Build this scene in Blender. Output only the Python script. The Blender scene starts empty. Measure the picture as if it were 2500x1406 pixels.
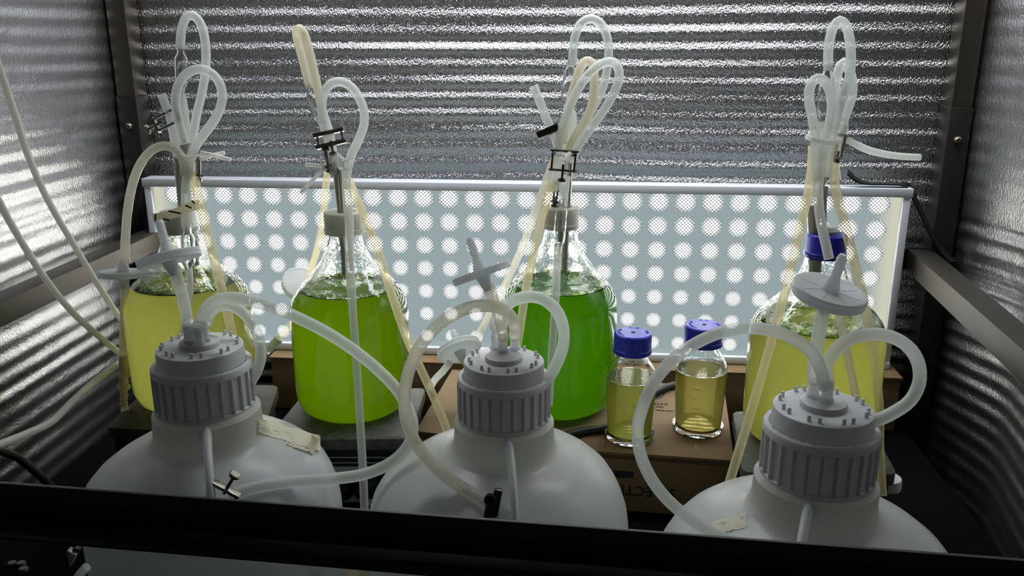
import bpy, bmesh, math, random
from mathutils import Vector, Matrix, noise
random.seed(7)
PI = math.pi
S = bpy.context.scene
COL = S.collection

# ------------------------------------------------------------------ camera, world, lamps, exposure
FPX, CX, CY = 2100.0, 1250.0, 703.0
PITCH, ROLL = math.radians(16.34), math.radians(-0.136)
CAM = Vector((0, 0, .866))
FWD = Vector((0, math.cos(PITCH), -math.sin(PITCH)))
_rt = Vector((1, 0, 0)); _up = _rt.cross(FWD)
RT = math.cos(ROLL) * _rt + math.sin(ROLL) * _up
UP = -math.sin(ROLL) * _rt + math.cos(ROLL) * _up
cam = bpy.data.cameras.new('camera'); camo = bpy.data.objects.new('camera', cam); COL.objects.link(camo)
cam.sensor_width = 36; cam.lens = 36 * FPX / 2500; cam.clip_start = .01
camo.matrix_world = Matrix(((RT.x, UP.x, -FWD.x, CAM.x), (RT.y, UP.y, -FWD.y, CAM.y), (RT.z, UP.z, -FWD.z, CAM.z), (0, 0, 0, 1)))
S.camera = camo
W = bpy.data.worlds.new('world'); S.world = W; W.use_nodes = True
W.node_tree.nodes['Background'].inputs[0].default_value = (.70, .72, .75, 1)
W.node_tree.nodes['Background'].inputs[1].default_value = .032
def area(name, loc, rot, sx, sy, power, col):
    l = bpy.data.lights.new(name, 'AREA'); l.shape = 'RECTANGLE'; l.size = sx; l.size_y = sy; l.energy = power; l.color = col
    o = bpy.data.objects.new(name, l); COL.objects.link(o); o.location = loc; o.rotation_euler = rot
area('overhead_lamp', (.09, 1.205, 1.17), (0, 0, -.096), 1.10, .11, 4.0, (.93, .96, 1.0))
S.view_settings.view_transform = 'Standard'; S.view_settings.look = 'None'
S.view_settings.gamma = 1; S.view_settings.use_curve_mapping = False
S.view_settings.exposure = 0.42
cy = S.cycles
cy.use_denoising = True; cy.max_bounces = 14; cy.transparent_max_bounces = 24; cy.transmission_bounces = 10
cy.sample_clamp_indirect = 6.0; cy.caustics_reflective = True; cy.caustics_refractive = True; cy.blur_glossy = .3

# ------------------------------------------------------------------ pixel -> point helpers
def ray(x, y): return FWD + (x - CX) / FPX * RT - (y - CY) / FPX * UP
def onY(x, y, Y): r = ray(x, y); return CAM + r * ((Y - CAM.y) / r.y)
def onZ(x, y, z): r = ray(x, y); return CAM + r * ((z - CAM.z) / r.z)
YAW = -.0963
P0 = Vector((-.5963, 1.3965, .6459))            # top left corner of the light panel
U = Vector((math.cos(YAW), math.sin(YAW), 0)); V = Vector((-math.sin(YAW), math.cos(YAW), 0)); ZA = Vector((0, 0, 1))
def L(u, v, z): return Vector((P0.x, P0.y, 0)) + U * u + V * v + ZA * z
def onV(x, y, v):                                # hit with the plane parallel to the back wall
    r = ray(x, y); q = L(0, v, 0); return CAM + r * ((q - CAM).dot(V) / r.dot(V))
def u_of(p): return (p - L(0, 0, 0)).dot(U)
def v_of(p): return (p - L(0, 0, 0)).dot(V)

# ------------------------------------------------------------------ materials
def mat(name):
    m = bpy.data.materials.new(name); m.use_nodes = True; nt = m.node_tree
    for n in list(nt.nodes): nt.nodes.remove(n)
    out = nt.nodes.new('ShaderNodeOutputMaterial')
    return m, nt, out
def N(nt, t, **k):
    n = nt.nodes.new(t)
    for a, b in k.items():
        if a.startswith('i_'):
            key = a[2:].replace('_', ' ')
            n.inputs[int(key) if key.isdigit() else key].default_value = b
        else: setattr(n, a, b)
    return n
def rgba(c): return (c[0], c[1], c[2], 1)
def bsdf(name, col, rough=.5, metal=0., var=0., vscale=40., bump=0., bscale=300., coat=0., spec=.5, sss=0.):
    m, nt, out = mat(name); lk = nt.links.new
    p = N(nt, 'ShaderNodeBsdfPrincipled'); p.inputs['Roughness'].default_value = rough; p.inputs['Metallic'].default_value = metal
    p.inputs['Base Color'].default_value = rgba(col); p.inputs['Coat Weight'].default_value = coat; p.inputs['Specular IOR Level'].default_value = spec
    tc = N(nt, 'ShaderNodeTexCoord')
    if var:
        n = N(nt, 'ShaderNodeTexNoise'); n.inputs['Scale'].default_value = vscale; n.inputs['Detail'].default_value = 5
        lk(tc.outputs['Object'], n.inputs['Vector'])
        mx = N(nt, 'ShaderNodeMix', data_type='RGBA')
        mx.inputs[6].default_value = rgba([c * (1 - var) for c in col]); mx.inputs[7].default_value = rgba([min(1, c * (1 + var)) for c in col])
        lk(n.outputs['Fac'], mx.inputs[0]); lk(mx.outputs[2], p.inputs['Base Color'])
    if bump:
        n2 = N(nt, 'ShaderNodeTexNoise'); n2.inputs['Scale'].default_value = bscale; lk(tc.outputs['Object'], n2.inputs['Vector'])
        b = N(nt, 'ShaderNodeBump'); b.inputs['Strength'].default_value = bump; b.inputs['Distance'].default_value = .001
        lk(n2.outputs['Fac'], b.inputs['Height']); lk(b.outputs[0], p.inputs['Normal'])
    lk(p.outputs[0], out.inputs[0]); return m
def foil(name, col, rough, grain, gscale, wr=0., dist=.002):
    m, nt, out = mat(name); lk = nt.links.new
    p = N(nt, 'ShaderNodeBsdfPrincipled'); p.inputs['Base Color'].default_value = rgba(col); p.inputs['Metallic'].default_value = 1; p.inputs['Roughness'].default_value = rough
    tc = N(nt, 'ShaderNodeTexCoord'); mp = N(nt, 'ShaderNodeMapping'); mp.inputs['Scale'].default_value = (1, 1, .55)
    lk(tc.outputs['Object'], mp.inputs[0])
    n = N(nt, 'ShaderNodeTexNoise'); n.inputs['Scale'].default_value = gscale; n.inputs['Detail'].default_value = 2; n.inputs['Roughness'].default_value = .6
    lk(mp.outputs[0], n.inputs['Vector'])
    b = N(nt, 'ShaderNodeBump'); b.inputs['Strength'].default_value = grain; b.inputs['Distance'].default_value = dist
    lk(n.outputs['Fac'], b.inputs['Height']); last = b
    if wr:
        n2 = N(nt, 'ShaderNodeTexNoise'); n2.inputs['Scale'].default_value = 14; n2.inputs['Detail'].default_value = 4; n2.inputs['Distortion'].default_value = .6
        lk(tc.outputs['Object'], n2.inputs['Vector'])
        b2 = N(nt, 'ShaderNodeBump'); b2.inputs['Strength'].default_value = wr; b2.inputs['Distance'].default_value = .02
        lk(n2.outputs['Fac'], b2.inputs['Height']); lk(b.outputs[0], b2.inputs['Normal']); last = b2
    lk(last.outputs[0], p.inputs['Normal']); lk(p.outputs[0], out.inputs[0]); return m
def glass(name, col=(1, 1, 1), ior=1.47, rough=0., bump=0., bscale=60):
    m, nt, out = mat(name); g = N(nt, 'ShaderNodeBsdfGlass'); g.inputs['Color'].default_value = rgba(col); g.inputs['IOR'].default_value = ior; g.inputs['Roughness'].default_value = rough
    if bump:
        tc = N(nt, 'ShaderNodeTexCoord'); n = N(nt, 'ShaderNodeTexNoise'); n.inputs['Scale'].default_value = bscale; n.inputs['Detail'].default_value = 3
        b = N(nt, 'ShaderNodeBump'); b.inputs['Strength'].default_value = bump; b.inputs['Distance'].default_value = .004
        nt.links.new(tc.outputs['Object'], n.inputs['Vector']); nt.links.new(n.outputs['Fac'], b.inputs['Height']); nt.links.new(b.outputs[0], g.inputs['Normal'])
    nt.links.new(g.outputs[0], out.inputs[0]); return m
def thin_glass(name, tint, base=.04, edge=.75):
    # thin wall: what is behind shows through, the rim goes glossy as the wall turns edge-on
    m, nt, out = mat(name); lk = nt.links.new
    t = N(nt, 'ShaderNodeBsdfTransparent'); t.inputs[0].default_value = rgba(tint)
    g = N(nt, 'ShaderNodeBsdfGlossy'); g.inputs['Roughness'].default_value = .04; g.inputs[0].default_value = (.95, .97, .97, 1)
    lw = N(nt, 'ShaderNodeLayerWeight'); lw.inputs[0].default_value = .5
    pw = N(nt, 'ShaderNodeMath', operation='POWER'); pw.inputs[1].default_value = 3
    mr = N(nt, 'ShaderNodeMapRange'); mr.inputs[3].default_value = base; mr.inputs[4].default_value = edge
    mx = N(nt, 'ShaderNodeMixShader')
    lk(lw.outputs['Facing'], pw.inputs[0]); lk(pw.outputs[0], mr.inputs[0]); lk(mr.outputs[0], mx.inputs[0])
    lk(t.outputs[0], mx.inputs[1]); lk(g.outputs[0], mx.inputs[2]); lk(mx.outputs[0], out.inputs[0]); return m
def culture(name, col, rough=.08, clear=0.):
    # turbid suspension: light soaks through from one side and leaves the other, under a smooth glass skin
    m, nt, out = mat(name); lk = nt.links.new
    tr = N(nt, 'ShaderNodeBsdfTranslucent'); tr.inputs[0].default_value = rgba(col)
    df = N(nt, 'ShaderNodeBsdfDiffuse'); df.inputs[0].default_value = rgba([c * .6 for c in col])
    tc = N(nt, 'ShaderNodeTexCoord'); n = N(nt, 'ShaderNodeTexNoise'); n.inputs['Scale'].default_value = 14; n.inputs['Detail'].default_value = 2
    lk(tc.outputs['Object'], n.inputs['Vector'])
    mc = N(nt, 'ShaderNodeMix', data_type='RGBA'); mc.inputs[6].default_value = rgba([c * .9 for c in col]); mc.inputs[7].default_value = rgba([min(1, c * 1.06) for c in col])
    lk(n.outputs['Fac'], mc.inputs[0]); lk(mc.outputs[2], tr.inputs[0])
    m1 = N(nt, 'ShaderNodeMixShader'); m1.inputs[0].default_value = .07; lk(tr.outputs[0], m1.inputs[1]); lk(df.outputs[0], m1.inputs[2])
    last = m1
    if clear:
        tp = N(nt, 'ShaderNodeBsdfTransparent'); tp.inputs[0].default_value = rgba([c ** .5 for c in col])
        m3 = N(nt, 'ShaderNodeMixShader'); m3.inputs[0].default_value = clear; lk(m1.outputs[0], m3.inputs[1]); lk(tp.outputs[0], m3.inputs[2]); last = m3
    gl = N(nt, 'ShaderNodeBsdfGlossy'); gl.inputs['Roughness'].default_value = rough
    fr = N(nt, 'ShaderNodeFresnel'); fr.inputs[0].default_value = 1.45
    m2 = N(nt, 'ShaderNodeMixShader'); lk(fr.outputs[0], m2.inputs[0]); lk(last.outputs[0], m2.inputs[1]); lk(gl.outputs[0], m2.inputs[2])
    lk(m2.outputs[0], out.inputs[0]); return m
def silicone(name, col, lo=.45, hi=.95, rough=.25, trans=.6, diff=None):
    # milky tubing: partly see-through in the middle, denser where the wall is seen edge-on
    m, nt, out = mat(name); lk = nt.links.new
    p = N(nt, 'ShaderNodeBsdfPrincipled'); p.inputs['Base Color'].default_value = rgba(diff or col); p.inputs['Roughness'].default_value = rough
    tl = N(nt, 'ShaderNodeBsdfTranslucent'); tl.inputs[0].default_value = rgba(col)
    ma = N(nt, 'ShaderNodeMixShader'); ma.inputs[0].default_value = trans; lk(p.outputs[0], ma.inputs[1]); lk(tl.outputs[0], ma.inputs[2])
    tp = N(nt, 'ShaderNodeBsdfTransparent'); tp.inputs[0].default_value = rgba([c ** .5 for c in col])
    lw = N(nt, 'ShaderNodeLayerWeight'); lw.inputs[0].default_value = .5
    mr = N(nt, 'ShaderNodeMapRange'); mr.inputs[3].default_value = lo; mr.inputs[4].default_value = hi
    mx = N(nt, 'ShaderNodeMixShader'); lk(lw.outputs['Facing'], mr.inputs[0]); lk(mr.outputs[0], mx.inputs[0])
    lk(tp.outputs[0], mx.inputs[1]); lk(ma.outputs[0], mx.inputs[2]); lk(mx.outputs[0], out.inputs[0]); return m
def math_(nt, op, a, b=None):
    n = N(nt, 'ShaderNodeMath', operation=op)
    for i, q in enumerate((a, b)):
        if q is None: continue
        if isinstance(q, (int, float)): n.inputs[i].default_value = q
        else: nt.links.new(q, n.inputs[i])
    return n.outputs[0]
BASE_E = (.235, .292, .30)
def diffuser_mat():
    m, nt, out = mat('lit_prismatic_diffuser'); lk = nt.links.new
    tc = N(nt, 'ShaderNodeTexCoord'); sp = N(nt, 'ShaderNodeSeparateXYZ'); lk(tc.outputs['Object'], sp.inputs[0])
    x, z = sp.outputs[0], sp.outputs[2]
    # diamond facets of the film
    a = math_(nt, 'MULTIPLY', math_(nt, 'ADD', x, z), 1 / .0034); b = math_(nt, 'MULTIPLY', math_(nt, 'SUBTRACT', x, z), 1 / .0034)
    fa = math_(nt, 'ABSOLUTE', math_(nt, 'SUBTRACT', math_(nt, 'FRACT', a), .5)); fb = math_(nt, 'ABSOLUTE', math_(nt, 'SUBTRACT', math_(nt, 'FRACT', b), .5))
    dia = math_(nt, 'MULTIPLY', fa, fb)                                  # 0 .. .25
    # side bands, where light of the bare edge leaves (object x runs -0.589 .. 0.589)
    ax = math_(nt, 'ABSOLUTE', x)
    side = N(nt, 'ShaderNodeMapRange'); side.inputs[1].default_value = .552; side.inputs[2].default_value = .580; lk(ax, side.inputs[0])
    low = N(nt, 'ShaderNodeMapRange'); low.inputs[1].default_value = -.118; low.inputs[2].default_value = -.132; lk(z, low.inputs[0])
    nz = N(nt, 'ShaderNodeTexNoise'); nz.inputs['Scale'].default_value = 520; lk(tc.outputs['Object'], nz.inputs['Vector'])
    sp2 = N(nt, 'ShaderNodeMapRange'); sp2.inputs[1].default_value = .27; sp2.inputs[2].default_value = .36; sp2.inputs[3].default_value = .45; sp2.inputs[4].default_value = 1; lk(nz.outputs['Fac'], sp2.inputs[0])
    base = math_(nt, 'MULTIPLY', sp2.outputs[0], math_(nt, 'ADD', .94, math_(nt, 'MULTIPLY', dia, .6)))
    c1 = N(nt, 'ShaderNodeMix', data_type='RGBA'); c1.inputs[6].default_value = rgba(BASE_E); c1.inputs[7].default_value = (.56, .56, .45, 1); lk(side.outputs[0], c1.inputs[0])
    edge = math_(nt, 'ADD', .62, math_(nt, 'MULTIPLY', dia, 3.0))
    c2 = N(nt, 'ShaderNodeMix', data_type='FLOAT'); lk(side.outputs[0], c2.inputs[0]); lk(base, c2.inputs[2]); lk(edge, c2.inputs[3])
    lowb = math_(nt, 'MULTIPLY', low.outputs[0], math_(nt, 'SUBTRACT', math_(nt, 'MULTIPLY', dia, 9.0), .35))
    st = math_(nt, 'ADD', c2.outputs[0], lowb)
    e = N(nt, 'ShaderNodeEmission'); lk(c1.outputs[2], e.inputs[0]); lk(st, e.inputs[1]); lk(e.outputs[0], out.inputs[0]); return m
LED_PEAK = 78.0
def led_mat():
    m, nt, out = mat('led_seen_through_prisms'); lk = nt.links.new
    tc = N(nt, 'ShaderNodeTexCoord'); sp = N(nt, 'ShaderNodeSeparateXYZ'); lk(tc.outputs['Object'], sp.inputs[0])
    x, z = sp.outputs[0], sp.outputs[2]
    k = 1 / .0062
    a = math_(nt, 'MULTIPLY', math_(nt, 'ADD', x, z), k); b = math_(nt, 'MULTIPLY', math_(nt, 'SUBTRACT', x, z), k)
    fa = math_(nt, 'SUBTRACT', math_(nt, 'FRACT', a), .5); fb = math_(nt, 'SUBTRACT', math_(nt, 'FRACT', b), .5)
    d = math_(nt, 'SQRT', math_(nt, 'ADD', math_(nt, 'MULTIPLY', fa, fa), math_(nt, 'MULTIPLY', fb, fb)))
    ra = math_(nt, 'SUBTRACT', math_(nt, 'FLOOR', a), -.5); rb = math_(nt, 'SUBTRACT', math_(nt, 'FLOOR', b), -.5)
    # distance of the dot's own centre from the led's centre: outer dots are smaller
    cx = math_(nt, 'MULTIPLY', math_(nt, 'ADD', ra, rb), .5 / k); cz = math_(nt, 'MULTIPLY', math_(nt, 'SUBTRACT', ra, rb), .5 / k)
    rr = math_(nt, 'SQRT', math_(nt, 'ADD', math_(nt, 'MULTIPLY', cx, cx), math_(nt, 'MULTIPLY', cz, cz)))
    size = N(nt, 'ShaderNodeMapRange'); size.inputs[1].default_value = .0118; size.inputs[2].default_value = .0178; size.inputs[3].default_value = .395; size.inputs[4].default_value = .10; lk(rr, size.inputs[0])
    t = math_(nt, 'SUBTRACT', 1.0, math_(nt, 'DIVIDE', d, size.outputs[0]))         # 1 in the middle of a dot, 0 at its rim
    mr = N(nt, 'ShaderNodeMapRange'); mr.inputs[1].default_value = -.10; mr.inputs[2].default_value = .06; lk(t, mr.inputs[0])
    tc_ = N(nt, 'ShaderNodeClamp'); lk(t, tc_.inputs[0])
    pk = math_(nt, 'ADD', 1.1, math_(nt, 'MULTIPLY', math_(nt, 'POWER', tc_.outputs[0], 2.0), LED_PEAK))
    col = N(nt, 'ShaderNodeMix', data_type='RGBA'); col.inputs[6].default_value = (.232, .262, .268, 1); col.inputs[7].default_value = (1, .985, .93, 1)
    lk(mr.outputs[0], col.inputs[0])
    st = N(nt, 'ShaderNodeMix', data_type='FLOAT'); st.inputs[2].default_value = 1.0; lk(mr.outputs[0], st.inputs[0]); lk(pk, st.inputs[3])
    e = N(nt, 'ShaderNodeEmission'); lk(col.outputs[2], e.inputs[0]); lk(st.outputs[0], e.inputs[1]); lk(e.outputs[0], out.inputs[0]); return m
def hdpe(name, col, trans=.35, rough=.32, neck=False):
    m, nt, out = mat(name); lk = nt.links.new
    p = N(nt, 'ShaderNodeBsdfPrincipled'); p.inputs['Base Color'].default_value = rgba(col); p.inputs['Roughness'].default_value = rough
    tl = N(nt, 'ShaderNodeBsdfTranslucent'); tl.inputs[0].default_value = rgba(col)
    mx = N(nt, 'ShaderNodeMixShader'); mx.inputs[0].default_value = trans; lk(p.outputs[0], mx.inputs[1]); lk(tl.outputs[0], mx.inputs[2]); lk(mx.outputs[0], out.inputs[0])
    if neck:                                     # the neck is tinted yellower than the body, blending across the shoulder
        tc = N(nt, 'ShaderNodeTexCoord'); sp = N(nt, 'ShaderNodeSeparateXYZ'); lk(tc.outputs['Object'], sp.inputs[0])
        mr = N(nt, 'ShaderNodeMapRange', interpolation_type='SMOOTHSTEP'); mr.inputs[1].default_value = -.140; mr.inputs[2].default_value = -.092; lk(sp.outputs[2], mr.inputs[0])
        cm = N(nt, 'ShaderNodeMix', data_type='RGBA'); cm.inputs[6].default_value = rgba(col); cm.inputs[7].default_value = (.77, .78, .71, 1); lk(mr.outputs[0], cm.inputs[0])
        lk(cm.outputs[2], p.inputs['Base Color']); lk(cm.outputs[2], tl.inputs[0])
    return m
def cardboard(name, col):
    m, nt, out = mat(name); lk = nt.links.new
    p = N(nt, 'ShaderNodeBsdfPrincipled'); p.inputs['Roughness'].default_value = .8
    tc = N(nt, 'ShaderNodeTexCoord'); mp = N(nt, 'ShaderNodeMapping'); mp.inputs['Scale'].default_value = (4, 60, 60); lk(tc.outputs['Object'], mp.inputs[0])
    n = N(nt, 'ShaderNodeTexNoise'); n.inputs['Scale'].default_value = 2; n.inputs['Detail'].default_value = 6; lk(mp.outputs[0], n.inputs['Vector'])
    mx = N(nt, 'ShaderNodeMix', data_type='RGBA'); mx.inputs[6].default_value = rgba([c * .85 for c in col]); mx.inputs[7].default_value = rgba([c * 1.12 for c in col])
    lk(n.outputs['Fac'], mx.inputs[0]); lk(mx.outputs[2], p.inputs['Base Color']); lk(p.outputs[0], out.inputs[0]); return m

M = dict(
    foil=foil('crinkled_foil_back', (.60, .60, .62), .16, 1.0, 480, dist=.0021),
    foil_side=foil('crinkled_foil_side', (.50, .50, .50), .36, .9, 400, .12, dist=.0010),
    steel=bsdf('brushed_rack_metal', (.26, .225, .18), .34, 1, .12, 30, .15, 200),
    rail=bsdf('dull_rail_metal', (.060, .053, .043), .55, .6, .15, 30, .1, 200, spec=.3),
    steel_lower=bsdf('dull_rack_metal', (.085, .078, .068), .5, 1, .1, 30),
    darkbar=bsdf('dark_bar_metal', (.012, .012, .012), .45, .3),
    chrome=bsdf('plated_clamp_metal', (.34, .315, .27), .28, 1, .2, 150),
    pipe=bsdf('stainless_pipe', (.52, .49, .44), .42, .85),
    frame=bsdf('white_powder_coat', (.80, .84, .90), .4),
    cap=silicone('grey_white_cap_plastic', (.84, .83, .74), .97, 1, .45, .45),
    closure=hdpe('white_closure_plastic', (.74, .75, .755), .34, .36),
    barb=silicone('barb_plastic', (.84, .85, .85), .85, 1, .35, .5),
    bluecap=bsdf('blue_cap_plastic', (.010, .018, .46), .38),
    carboy=hdpe('translucent_white_carboy', (.78, .82, .83), .46, .30, True),
    carboy_plain=hdpe('translucent_white_handle', (.88, .91, .93), .42, .30),
    glass=glass('bottle_glass', (.985, .995, .985), 1.45, 0, .28, 70),
    glass_fine=glass('clear_glass', (.985, .99, .985), 1.45, 0, .1, 50),
    glass_tube=thin_glass('glass_tube_wall', (.93, .95, .94)),
    glass_ring=thin_glass('bubble_film', (.80, .86, .62), .10, .8),
    green_bright=culture('bright_green_culture', (.44, .62, .005)),
    green_deep=culture('deep_green_culture', (.245, .49, .004)),
    yellow=culture('yellow_green_culture', (.965, .985, .40)),
    yellow4=culture('yellow_green_culture_warm', (.96, .985, .38)),
    pale_green=culture('pale_green_medium', (.62, .63, .20), .05, .26),
    pale_amber=culture('pale_amber_medium', (.63, .58, .24), .05, .26),
    tube=silicone('milky_silicone', (.84, .87, .84), .50, .93),
    tube_dense=silicone('dense_milky_silicone', (.84, .87, .83), .74, .96),
    amber=silicone('yellowed_silicone', (.93, .87, .66), .34, .88, .2, .72),
    cream=silicone('cream_silicone', (.86, .83, .70), .74, .97),
    line=silicone('white_air_line_plastic', (.88, .88, .82), .96, 1, .35, .5),
    filter=silicone('filter_plastic', (.82, .85, .85), .93, 1, .4, .47),
    tie=silicone('nylon_tie', (.95, .95, .92), .8, 1, .35, .5),
    tape=silicone('masking_tape', (.80, .76, .60), .93, 1, .6, .35),
    ink=bsdf('black_ink', (.01, .01, .01), .6),
    greyink=bsdf('grey_print', (.05, .045, .045), .7),
    card=cardboard('cardboard', (.185, .118, .050)),
    card_shade=cardboard('cardboard_gap_shade', (.09, .05, .022)),
    plate=bsdf('worn_grey_enamel', (.085, .088, .076), .6, 0, .9, 70, .3, 160, spec=.25),
    plate_brown=bsdf('stained_plate', (.050, .042, .030), .65, 0, .9, 55, .3, 160, spec=.15),
    black=bsdf('black_plastic', (.007, .007, .007), .5, spec=.25),
    rubber=bsdf('black_rubber', (.008, .008, .008), .45),
    strip=bsdf('pale_panel_strip', (.35, .36, .35), .5),
    white=bsdf('white_plastic', (.75, .76, .76), .4),
    stopper=bsdf('grey_stopper', (.33, .32, .29), .5),
    floor=bsdf('dark_floor', (.002, .002, .002), .9, spec=.05),
    shelf=bsdf('dark_shelf', (.002, .002, .002), .9, spec=.05),
    dark_foil=foil('foil_lower', (.55, .55, .5), .3, .8, 330, .3),
)
M['mark'] = bsdf('white_enamel_print', (.62, .66, .50), .5)
M['amber_light'] = silicone('faintly_yellow_silicone', (.88, .86, .77), .48, .93, .22, .62)
M['sleeve'] = silicone('grey_sleeve', (.46, .46, .43), .75, .97, .35, .35)
M['beige'] = silicone('beige_coupling_plastic', (.66, .60, .46), .92, 1, .4, .35)
M['connector'] = silicone('grey_green_connector', (.58, .62, .54), .9, 1, .4, .35)
M['darkchrome'] = bsdf('tarnished_clamp_metal', (.10, .09, .075), .35, 1, .2, 150)
M['darkgrey'] = bsdf('dark_grey_plastic', (.05, .05, .05), .5)
M['clearplastic'] = silicone('clear_clamp_plastic', (.55, .58, .57), .8, 1, .2, .3)
M['diffuser'] = diffuser_mat(); M['led'] = led_mat()

# ------------------------------------------------------------------ building helpers
def tag(o, label=None, cat=None, group=None, kind=None):
    if label: o['label'] = label
    if cat: o['category'] = cat
    if group: o['group'] = group
    if kind: o['kind'] = kind
    return o
def thing(name, label, cat, loc=(0, 0, 0), group=None, rot=None):
    o = bpy.data.objects.new(name, None); COL.objects.link(o); o.location = loc; o.empty_display_size = .02
    if rot is not None: o.rotation_mode = 'QUATERNION'; o.rotation_quaternion = rot
    return tag(o, label, cat, group)
def link(name, me, m, parent=None, loc=(0, 0, 0)):
    o = bpy.data.objects.new(name, me); COL.objects.link(o)
    if m and not me.materials: me.materials.append(m)
    o.parent = parent; o.location = loc; return o
def finish(bm, smooth=True, angle=.6):
    bmesh.ops.recalc_face_normals(bm, faces=bm.faces)
    me = bpy.data.meshes.new('mesh'); 
    if smooth:
        for f in bm.faces: f.smooth = True
        for e in bm.edges:
            if len(e.link_faces) == 2 and e.calc_face_angle(0) > angle: e.smooth = False
    bm.to_mesh(me); bm.free(); return me
def obj(name, bm, m, parent=None, smooth=True, world=False, angle=.6, recentre=True):
    """world=True: the verts are world coordinates; the origin moves to their middle."""
    if world:
        c = Vector((0, 0, 0))
        for v in bm.verts: c += v.co
        c /= len(bm.verts)
        for v in bm.verts: v.co -= c
        loc = c - (parent.location if parent else Vector((0, 0, 0)))
        if parent and parent.parent: loc -= parent.parent.location
        return link(name, finish(bm, smooth, angle), m, parent, loc)
    return link(name, finish(bm, smooth, angle), m, parent)
def lathe(prof, seg=40, bm=None, rmod=None, close=True):
    bm = bm or bmesh.new(); rings = []
    for i, (r, z) in enumerate(prof):
        if r < 1e-6: rings.append([bm.verts.new((0, 0, z))]); continue
        ring = []
        for k in range(seg):
            a = 2 * PI * k / seg; rr = r * (rmod(i, a, k) if rmod else 1)
            ring.append(bm.verts.new((rr * math.cos(a), rr * math.sin(a), z)))
        rings.append(ring)
    for A, B in zip(rings, rings[1:]):
        for k in range(seg):
            k2 = (k + 1) % seg
            if len(A) == 1 and len(B) == 1: break
            if len(A) == 1: bm.faces.new((A[0], B[k], B[k2]))
            elif len(B) == 1: bm.faces.new((A[k], A[k2], B[0]))
            else: bm.faces.new((A[k], A[k2], B[k2], B[k]))
    return bm
def box(bm, c, d, ax=None, bevel=0.):
    """box about c, full sizes d, along axes ax"""
    ax = ax or (Vector((1, 0, 0)), Vector((0, 1, 0)), Vector((0, 0, 1)))
    vs = []
    for sx in (-1, 1):
        for sy in (-1, 1):
            for sz in (-1, 1): vs.append(bm.verts.new(Vector(c) + ax[0] * (sx * d[0] / 2) + ax[1] * (sy * d[1] / 2) + ax[2] * (sz * d[2] / 2)))
    fs = []
    for q in ((0, 1, 3, 2), (4, 6, 7, 5), (0, 4, 5, 1), (2, 3, 7, 6), (0, 2, 6, 4), (1, 5, 7, 3)): fs.append(bm.faces.new([vs[i] for i in q]))
    if bevel:
        es = list({e for f in fs for e in f.edges})
        bmesh.ops.bevel(bm, geom=es, offset=bevel, segments=2, affect='EDGES', profile=.5)
    return bm
def prism(bm, pts, z0, z1, bevel=0.):
    a = [bm.verts.new((p[0], p[1], z0)) for p in pts]; b = [bm.verts.new((p[0], p[1], z1)) for p in pts]; n = len(pts)
    fs = [bm.faces.new(a[::-1]), bm.faces.new(b)]
    for i in range(n): fs.append(bm.faces.new((a[i], a[(i + 1) % n], b[(i + 1) % n], b[i])))
    if bevel: bmesh.ops.bevel(bm, geom=list({e for f in fs for e in f.edges}), offset=bevel, segments=2, affect='EDGES', profile=.5)
    return bm
def spline(pts, step=.006):
    if len(pts) == 2: pts = [pts[0], pts[0].lerp(pts[1], .5), pts[1]]
    P = [2 * pts[0] - pts[1]] + list(pts) + [2 * pts[-1] - pts[-2]]; out = []
    for i in range(1, len(P) - 2):
        p0, p1, p2, p3 = P[i - 1:i + 3]
        t0 = 0; t1 = t0 + max(1e-5, (p1 - p0).length) ** .5; t2 = t1 + max(1e-5, (p2 - p1).length) ** .5; t3 = t2 + max(1e-5, (p3 - p2).length) ** .5
        n = max(2, int((p2 - p1).length / step) + 1)
        for k in range(n):
            t = t1 + (t2 - t1) * k / n
            a1 = p0 * ((t1 - t) / (t1 - t0)) + p1 * ((t - t0) / (t1 - t0)); a2 = p1 * ((t2 - t) / (t2 - t1)) + p2 * ((t - t1) / (t2 - t1)); a3 = p2 * ((t3 - t) / (t3 - t2)) + p3 * ((t - t2) / (t3 - t2))
            b1 = a1 * ((t2 - t) / (t2 - t0)) + a2 * ((t - t0) / (t2 - t0)); b2 = a2 * ((t3 - t) / (t3 - t1)) + a3 * ((t - t1) / (t3 - t1))
            out.append(b1 * ((t2 - t) / (t2 - t1)) + b2 * ((t - t1) / (t2 - t1)))
    out.append(pts[-1].copy()); return out
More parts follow.
